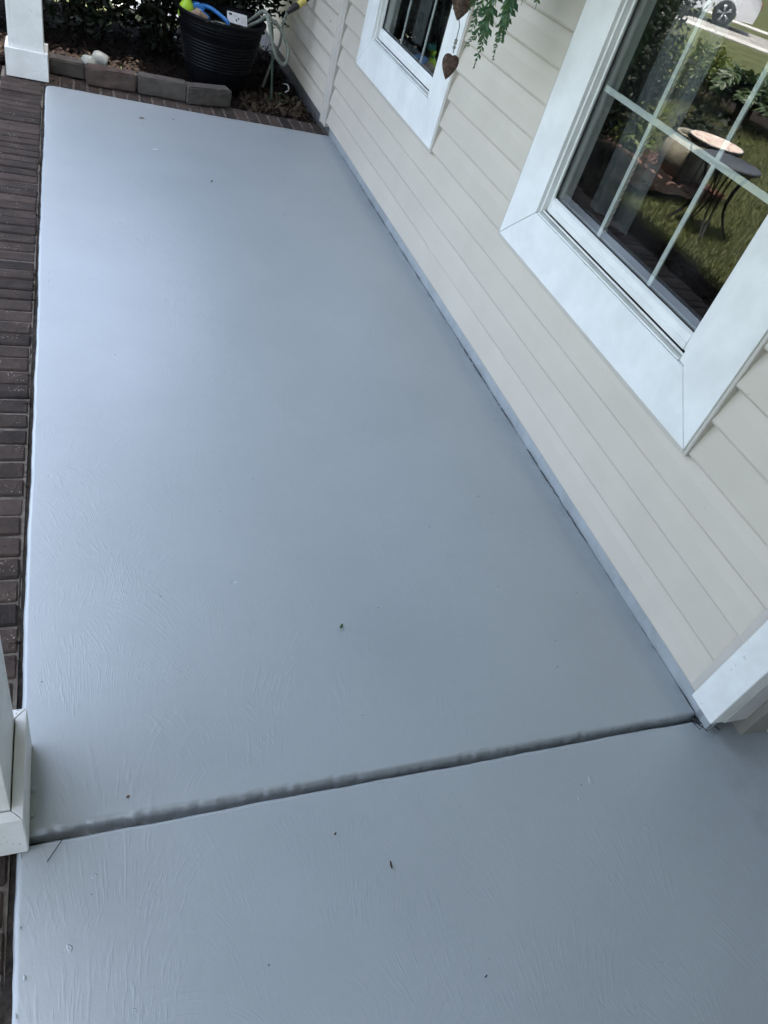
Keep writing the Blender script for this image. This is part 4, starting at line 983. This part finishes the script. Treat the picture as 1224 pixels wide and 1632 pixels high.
# lumps of painted caulk and grit along the wall foot, the open rim and the joint
def lumps(pts, rmin, rmax):
    V = []; F = []
    for (x, y, z) in pts:
        r_ = random.uniform(rmin, rmax); a0 = random.random() * 6; o = len(V); e = random.uniform(.5, 1.5)
        for ring, (q, hz_) in enumerate(((1.0, 0), (.72, .32), (.3, .5))):
            for k in range(7):
                a = a0 + k * 6.283 / 7; w_ = q * r_ * random.uniform(.8, 1.2); V.append((x + w_ * math.cos(a) * .6, y + w_ * math.sin(a) * e, z + hz_ * r_ * .5 - .0006))
        for ring in range(2):
            for k in range(7):
                k2 = (k + 1) % 7; F.append((o + ring * 7 + k, o + ring * 7 + k2, o + ring * 7 + 7 + k2, o + ring * 7 + 7 + k))
        F.append(tuple(o + 14 + k for k in range(7)))
    return tag(pyd('paint_lumps', V, F, M['floor'], smooth=True), kind='stuff')
ys_ = [random.uniform(.62, 4.85) for _ in range(170)]
lumps([(-.003 - abs(random.gauss(0, .005)), y, -.0015) for y in ys_ + [random.uniform(.62, 4.85) for _ in range(160)]], .003, .0105)
lumps([(-W + .006 + abs(random.gauss(0, .012)), random.uniform(-.3, 4.8), -.001) for _ in range(120)], .0015, .006)
lumps([(-random.uniform(.05, 1.65), JY + .027 + random.gauss(0, .003), -.0012) for _ in range(50)], .0015, .004)
cr = []
for k in range(11):
    p0 = Vector((-.03 + .05 * random.random(), .60 + .05 * random.random(), .0012)); path = [tuple(p0)]
    for q in range(4): p0 = p0 + Vector((random.uniform(-.002, .014), random.uniform(-.016, .006), 0)); path.append((p0.x, p0.y, -.003))
    cr.append((path, .0016))
yy_ = .66
while yy_ < 4.8:
    L_ = random.uniform(.03, .16); n_ = max(3, int(L_ / .012))
    cr.append(([(-.0045 + random.gauss(0, .0016), yy_ + L_ * q / n_, .0002 + random.uniform(0, .0012)) for q in range(n_ + 1)], random.uniform(.0005, .0011))); yy_ += L_ + random.uniform(.0, .16)
tag(tubes('caulk_crack', cr, M['gasket'], None, 4), kind='stuff')
# blisters and burst bubbles in the paint
V = []; F = []
for (x, y, q) in [(-0.091, 1.152, 0.0074), (-0.112, 0.893, 0.0099), (-0.093, 0.875, 0.0074), (-0.133, 2.186, 0.0062), (-0.118, 1.78, 0.0074), (-0.033, 0.742, 0.0062), (0.082, 1.498, 0.005), (-0.428, 0.515, 0.0081), (-0.343, 0.382, 0.0068), (-0.482, 0.479, 0.0043), (-1.356, 1.661, 0.0074), (-1.507, 1.686, 0.0087), (-1.145, 4.16, 0.0037), (-1.041, 2.359, 0.0062), (-1.334, 3.116, 0.0037), (-0.497, 2.687, 0.0031), (-1.051, 1.607, 0.0031), (-1.557, 0.532, 0.005), (-1.5, 0.3, 0.004), (-1.6, 0.42, 0.005)]:
    zt_ = 0 if y > JY else -.0045; o = len(V); n_ = 12; ph = random.random() * 6; e = random.uniform(.7, 1.35)
    for ring, (rr, hz_) in enumerate(((1.3, -.0012), (.98, .05), (.74, .085), (.5, .03), (.22, .01))):
        for k in range(n_):
            a = 6.283 * k / n_; w_ = q * rr * (1 + .22 * math.sin(2 * a + ph) + .12 * math.sin(3 * a + 2 * ph)); dip = .5 + .5 * math.sin(a + ph)
            V.append((x + w_ * math.cos(a) * .8, y + w_ * math.sin(a) * e, zt_ + .0004 + (hz_ * q * (.45 + .55 * dip) if ring else -.0012)))
    for ring in range(4):
        for k in range(n_):
            k2 = (k + 1) % n_; b = o + ring * n_; F.append((b + k, b + k2, b + n_ + k2, b + n_ + k))
    F.append(tuple(o + 4 * n_ + k for k in range(n_)))
tag(pyd('paint_blisters', V, F, M['floor'], smooth=True), kind='stuff')
# nails/drips at the near post base
tag(lathe('paint_blob', [(0, .006), (.004, .0055), (.006, .003), (.0065, 0)], M['floor'], None, 10, (-1.6635, .716, .0005)), 'small paint drip beside the near post base, the farther of two', 'paint drip')
tag(lathe('paint_blob', [(0, .005), (.004, .0045), (.005, .002), (.0055, 0)], M['floor'], None, 10, (-1.6640, .664, .0005)), 'small paint drip beside the near post base, the one nearer the joint', 'paint drip')

# ================================================================== YARD (mirrored in the window)
GZ = -.12
mt = thing('mosaic_table', 'small round garden table with a warm mosaic top standing on the lawn', 'table', (-3.5, 5.38, GZ))
lathe('tabletop', [(0, .455), (.235, .455), (.247, .46), (.247, .478), (.238, .482), (0, .482)], M['grout'], mt, 44)
V = []
for ring in range(6):
    r0, r1 = .010 + ring * .0375, .010 + ring * .0375 + .034; nn_ = 5 + ring * 6
    for k in range(nn_):
        a0 = 6.283 * (k + .08) / nn_; a1 = 6.283 * (k + .92) / nn_
        V += [(r0 * math.cos(a0), r0 * math.sin(a0), .4835), (r1 * math.cos(a0), r1 * math.sin(a0), .4835), (r1 * math.cos(a1), r1 * math.sin(a1), .4835), (r0 * math.cos(a1), r0 * math.sin(a1), .4835)]
tiles = quads_mesh('mosaic_tiles', np.array(V), M['tile_rand'], mt); tiles['kind'] = 'stuff'
lathe('rim', [(.2385, .4825), (.2485, .4835), (.2505, .47), (.2505, .452), (.2475, .452)], M['blackmetal'], mt, 44)
for k in range(4):
    a = .6 + k * math.pi / 2
    tube('leg', catmull([(.20 * math.cos(a), .20 * math.sin(a), .455), (.15 * math.cos(a), .15 * math.sin(a), .30), (.17 * math.cos(a), .17 * math.sin(a), .14), (.24 * math.cos(a), .24 * math.sin(a), 0)], 6), .008, M['blackmetal'], mt, 6)
stl = thing('garden_stool', 'black round-seated garden stool with curved legs on the lawn', 'stool', (-3.02, 4.62, GZ))
lathe('seat', [(0, .50), (.20, .50), (.235, .515), (.24, .53), (.225, .537), (.2, .53), (0, .526)], M['seat'], stl, 40)
for k in range(4):
    a = .5 + k * math.pi / 2
    for off in (-.02, .02):
        ca, sa = math.cos(a), math.sin(a); tx, ty = -sa * off, ca * off
        tube('leg', catmull([(.19 * ca + tx, .19 * sa + ty, .50), (.13 * ca + tx, .13 * sa + ty, .36), (.14 * ca + tx, .14 * sa + ty, .18), (.26 * ca + tx * .3, .26 * sa + ty * .3, 0)], 6), .008, M['blackmetal'], stl, 6)
urn = thing('garden_urn', 'big bulging weathered urn standing in the planting bed', 'urn', (-3.68, 5.82, GZ))
lathe('urn_body', [(0, .0), (.15, .0), (.20, .04), (.245, .12), (.262, .21), (.25, .29), (.205, .35), (.18, .365), (.20, .385), (.195, .40), (.17, .392), (.16, .36), (.18, .31), (0, .30)], M['urn'], urn, 48)
sheet('planting_bed', -3.98, -3.22, 5.36, 6.45, 24, 30, lambda x, y: -.09 + .015 * math.sin(x * 9) * math.sin(y * 11), M['soil'])
N = 1800; xy = np.stack([-3.95 + .70 * rng.random(N), 5.40 + 1.0 * rng.random(N)], 1)
chips('red_mulch', xy, -.08 + .02 * rng.random(N), .05, M['redchips'])
se = thing('scalloped_edging', 'scalloped terracotta edging round the planting bed', 'edging', (0, 0, 0))
prev = None
pts = [(-3.19, 6.42 - .115 * k) for k in range(9)] + [(-3.26 - .11 * k, 5.36 - .02 * k) for k in range(4)]
sc_me = None
for i, (x, y) in enumerate(pts):
    if sc_me is None:
        V = []; F = []; poly = [(-.055, 0), (.055, 0), (.055, .07)] + [(.055 * math.cos(t_), .07 + .035 * math.sin(t_)) for t_ in np.linspace(.2, math.pi - .2, 9)] + [(-.055, .07)]
        bm = bmesh.new(); lo = [bm.verts.new((a, -.02, b)) for a, b in poly]; hi = [bm.verts.new((a, .02, b)) for a, b in poly]
        bm.faces.new(lo); bm.faces.new(hi)
        for k in range(len(poly)):
            k2 = (k + 1) % len(poly); bm.faces.new((lo[k], lo[k2], hi[k2], hi[k]))
        bmesh.ops.recalc_face_normals(bm, faces=bm.faces); sc_me = bpy.data.meshes.new('scallop'); bm.to_mesh(sc_me); bm.free(); sc_me.materials.append(M['terracotta'])
    o = bpy.data.objects.new('scallop', sc_me); C.objects.link(o); o.parent = se; o.location = (x, y, GZ); o.rotation_euler = (0, 0, math.pi / 2 if i < 9 else math.pi + .18)
def ybush(label, x, y, rx, ry, z0, z1, n, size, mat, name='shrub'): return shrub(label, x, y, rx, ry, z0, z1, n, size, mat, name)
ybush('sunny yellow-green shrub on the lawn, mirrored beside the palm', -6.6, 9.7, .70, .75, .05, .62, 4200, .075, M['sunbush'])
ybush('low dark shrub behind the urn in the planting bed', -4.2, 6.35, .26, .26, .05, .42, 1500, .07, M['bush'])
ybush('pale green shrub past the porch end, mirrored at the top of the large window', -3.6, 9.3, .55, .5, .75, 1.55, 2200, .06, M['sunbush'])
ybush('tall dark evergreen shrub beyond the planting bed, mirrored behind the window curtains', -3.75, 7.75, .75, .65, .0, 1.55, 7000, .075, M['bush'])
ybush('second dark evergreen shrub beyond the planting bed, nearer to the porch', -2.9, 7.4, .45, .45, .0, 1.2, 4000, .07, M['bush'])
ybush('low spiky green plant left of the urn', -3.42, 6.4, .16, .18, .04, .35, 420, .10, M['sunbush'], 'garden_plant')
pal = thing('sago_palm', 'dark sago palm with arching fronds beyond the lawn', 'palm', (-7.0, 8.9, GZ))
lathe('trunk', [(.0, 0), (.13, 0), (.11, .25), (.07, .33), (0, .34)], M['bark'], pal, 16)
for k in range(22):
    a = k * 2.399; R_ = .50 + .25 * random.random(); el = .10 + .42 * random.random()
    frond([(0, 0, .25), (.3 * R_ * math.cos(a), .3 * R_ * math.sin(a), .25 + .6 * el), (.75 * R_ * math.cos(a), .75 * R_ * math.sin(a), .25 + .75 * el), (1.15 * R_ * math.cos(a), 1.15 * R_ * math.sin(a), .25 + .35 * el)], .15, pal, 30).data.materials[0] = M['palm']
sheet('mulch_bed', -9.6, -6.1, 8.2, 12.6, 20, 20, lambda x, y: -.108 + .012 * math.sin(x * 9) * math.sin(y * 11), M['soil'])
def tree(label, x, y, h, r, n, size=.16, name='tree'):
    t = thing(name, label, 'tree', (x, y, GZ))
    trunk = catmull([(0, 0, -.05), (.06, .03, h * .25), (-.05, .06, h * .5), (.04, -.03, h * .8)], 6); tube('trunk', trunk, np.linspace(.16, .05, len(trunk)), M['bark'], t, 10)
    limbs = []
    for k in range(8):
        a = k * 2.4; z = h * (.35 + .05 * k); limbs.append(([(0, 0, z), (r * .4 * math.cos(a), r * .4 * math.sin(a), z + h * .1), (r * .85 * math.cos(a), r * .85 * math.sin(a), z + h * .18)], np.array([.06, .035, .012])))
    tubes('limb', limbs, M['bark'], t, 6)
    nc = 60; d = rng.normal(size=(nc, 3)); d /= np.linalg.norm(d, axis=1)[:, None]; cen = d * (rng.random((nc, 1)) ** .4) * np.array([r, r, h * .32]) + np.array([0, 0, h * .72])
    pos = cen[rng.integers(0, nc, n)] + rng.normal(size=(n, 3)) * r * .13
    leaves('crown', pos, size * (.6 + .8 * rng.random(n)), M['treeleaf'], t, .55); return t
tree('unseen leafy tree added to block sky at the entry end of the porch', -5.2, -2.6, 6.5, 2.5, 10000)  # unseen tree put here to cut skylight on the porch's near end
ybush('unseen dark shrub added beside the entry end of the porch to hold back skylight', -3.1, -.9, .75, 1.0, .05, 2.3, 5200, .085, M['bush'])  # added out of view; blocks sky from the near part of the slab
tree('leafy tree far across the lawn, right of the driveway in the reflection', -14.5, 9.0, 6.0, 2.4, 7000)
tree('tree standing beyond the far end of the porch', -5.2, 16.5, 6.0, 2.2, 7000)
hd = thing('hedge', 'long dark hedge along the lawn far side', 'hedge', (-11.0, 7.6, GZ))
n = 14000; pos = np.stack([-.55 + 1.1 * rng.random(n), -5 + 8 * rng.random(n), 1.9 * rng.random(n) ** .8], 1) + rng.normal(size=(n, 3)) * .08
leaves('foliage', pos, .14 * (.6 + .7 * rng.random(n)), M['bush'], hd); boxes('branch_core', [(-.4, .4, -4.9, 2.9, 0, 1.6)], M['stem'], hd)

# parked white car at the kerb
ca_ = math.atan2(rd[1], rd[0])
car = thing('parked_car', 'white car parked by the kerb, its alloy wheel mirrored in the window', 'car', (-17.55, 22.75, -.10), (0, 0, ca_))
# local: +x forward along road (away from the seen wheel end), wheel centre at x=0; length from -.9 to 3.5
prof = [(-.92, .32), (-.95, .55), (-.92, .85), (-.75, 1.0), (-.45, 1.08), (-.1, 1.42), (.35, 1.55), (1.4, 1.56), (1.95, 1.45), (2.6, 1.02), (3.35, .92), (3.55, .72), (3.55, .40), (3.45, .28), (3.05, .28)]
def arch(cx_): return [(cx_ + .39 * math.cos(t_), .24 + .39 * math.sin(t_)) for t_ in np.linspace(.1, math.pi - .1, 9)]
poly = prof + arch(2.65) + [(2.2, .22), (.46, .22)] + arch(0.0) + [(-.45, .28)]
V = []; F = []; sec = [(-.88, .9), (-.84, 1.0), (-.3, 1.0), (.3, 1.0), (.84, 1.0), (.88, .9)]
n = len(poly)
for (yy, s) in [(-.86, 0), (-.88, 1), (-.80, 2), (.80, 2), (.88, 1), (.86, 0)]:
    for (x, z) in poly:
        tum = max(0, z - .95) * .30; V.append((x, yy * (1 - tum * .45) if True else yy, z))
for s in range(5):
    for k in range(n): F.append((s * n + k, s * n + (k + 1) % n, (s + 1) * n + (k + 1) % n, (s + 1) * n + k))
bm = bmesh.new(); vv = [bm.verts.new(p) for p in V]
for f in F: bm.faces.new([vv[i] for i in f])
bm.faces.new(vv[:n]); bm.faces.new(vv[5 * n:])
from_bm('body', bm, M['carpaint'], car)
for s in (-1, 1):
    yy = s * .885 * .92
    for quad in ([(-.28, 1.10), (.02, 1.40), (.75, 1.48), (.75, 1.08)], [(.82, 1.08), (.82, 1.48), (1.45, 1.48), (1.9, 1.38), (2.25, 1.06)]):
        prism('side_window', quad, 'y', yy - .03 * 1 - .012 * s * 0, yy + .012 * 1, M['carglass'], car)
prism('windscreen', [(2.02, 1.46), (2.62, 1.05), (2.58, 1.02), (1.98, 1.43)], 'y', -.62, .62, M['carglass'], car)
prism('rear_window', [(-.47, 1.10), (-.12, 1.43), (-.09, 1.40), (-.44, 1.07)], 'y', -.6, .6, M['carglass'], car)
for s in (-1, 1):
    box('tail_lamp', -.965, -.90, s * .62 - .15, s * .62 + .15, .70, .86, M['lamp_red'], car, .01, 1)
    box('headlight', 3.50, 3.57, s * .62 - .14, s * .62 + .14, .62, .76, M['carglass'], car, .01, 1)
tyre_me = None
for xw in (0.0, 2.65):
    for s in (-1, 1):
        wh = lathe('wheel', [(.20, -.10), (.30, -.105), (.335, -.08), (.34, 0), (.335, .08), (.30, .105), (.20, .10)], M['tyre'], car, 36, (xw, s * .80, .335), (math.pi / 2, 0, 0))
        rim = lathe('rim', [(.20, -.09), (.225, -.100), (.232, -.098), (.232, .098), (.225, .100), (.20, .09)], M['alloy'], wh, 36)
        sp = []
        for k in range(5):
            a = k * 2 * math.pi / 5
            for off in (-.13, .13):
                for zf in (-.088, .088): sp.append(([(.05 * math.cos(a), .05 * math.sin(a), zf), (.222 * math.cos(a + off), .222 * math.sin(a + off), zf)], .021))
        tubes('spoke', sp, M['alloy'], wh, 6)
        lathe('hub', [(0, -.06), (.05, -.06), (.06, 0), (.05, .06), (0, .06)], M['alloy'], wh, 16)
        lathe('brake_disc', [(0, -.02), (.2, -.02), (.2, .02), (0, .02)], M['rubber'], wh, 24)
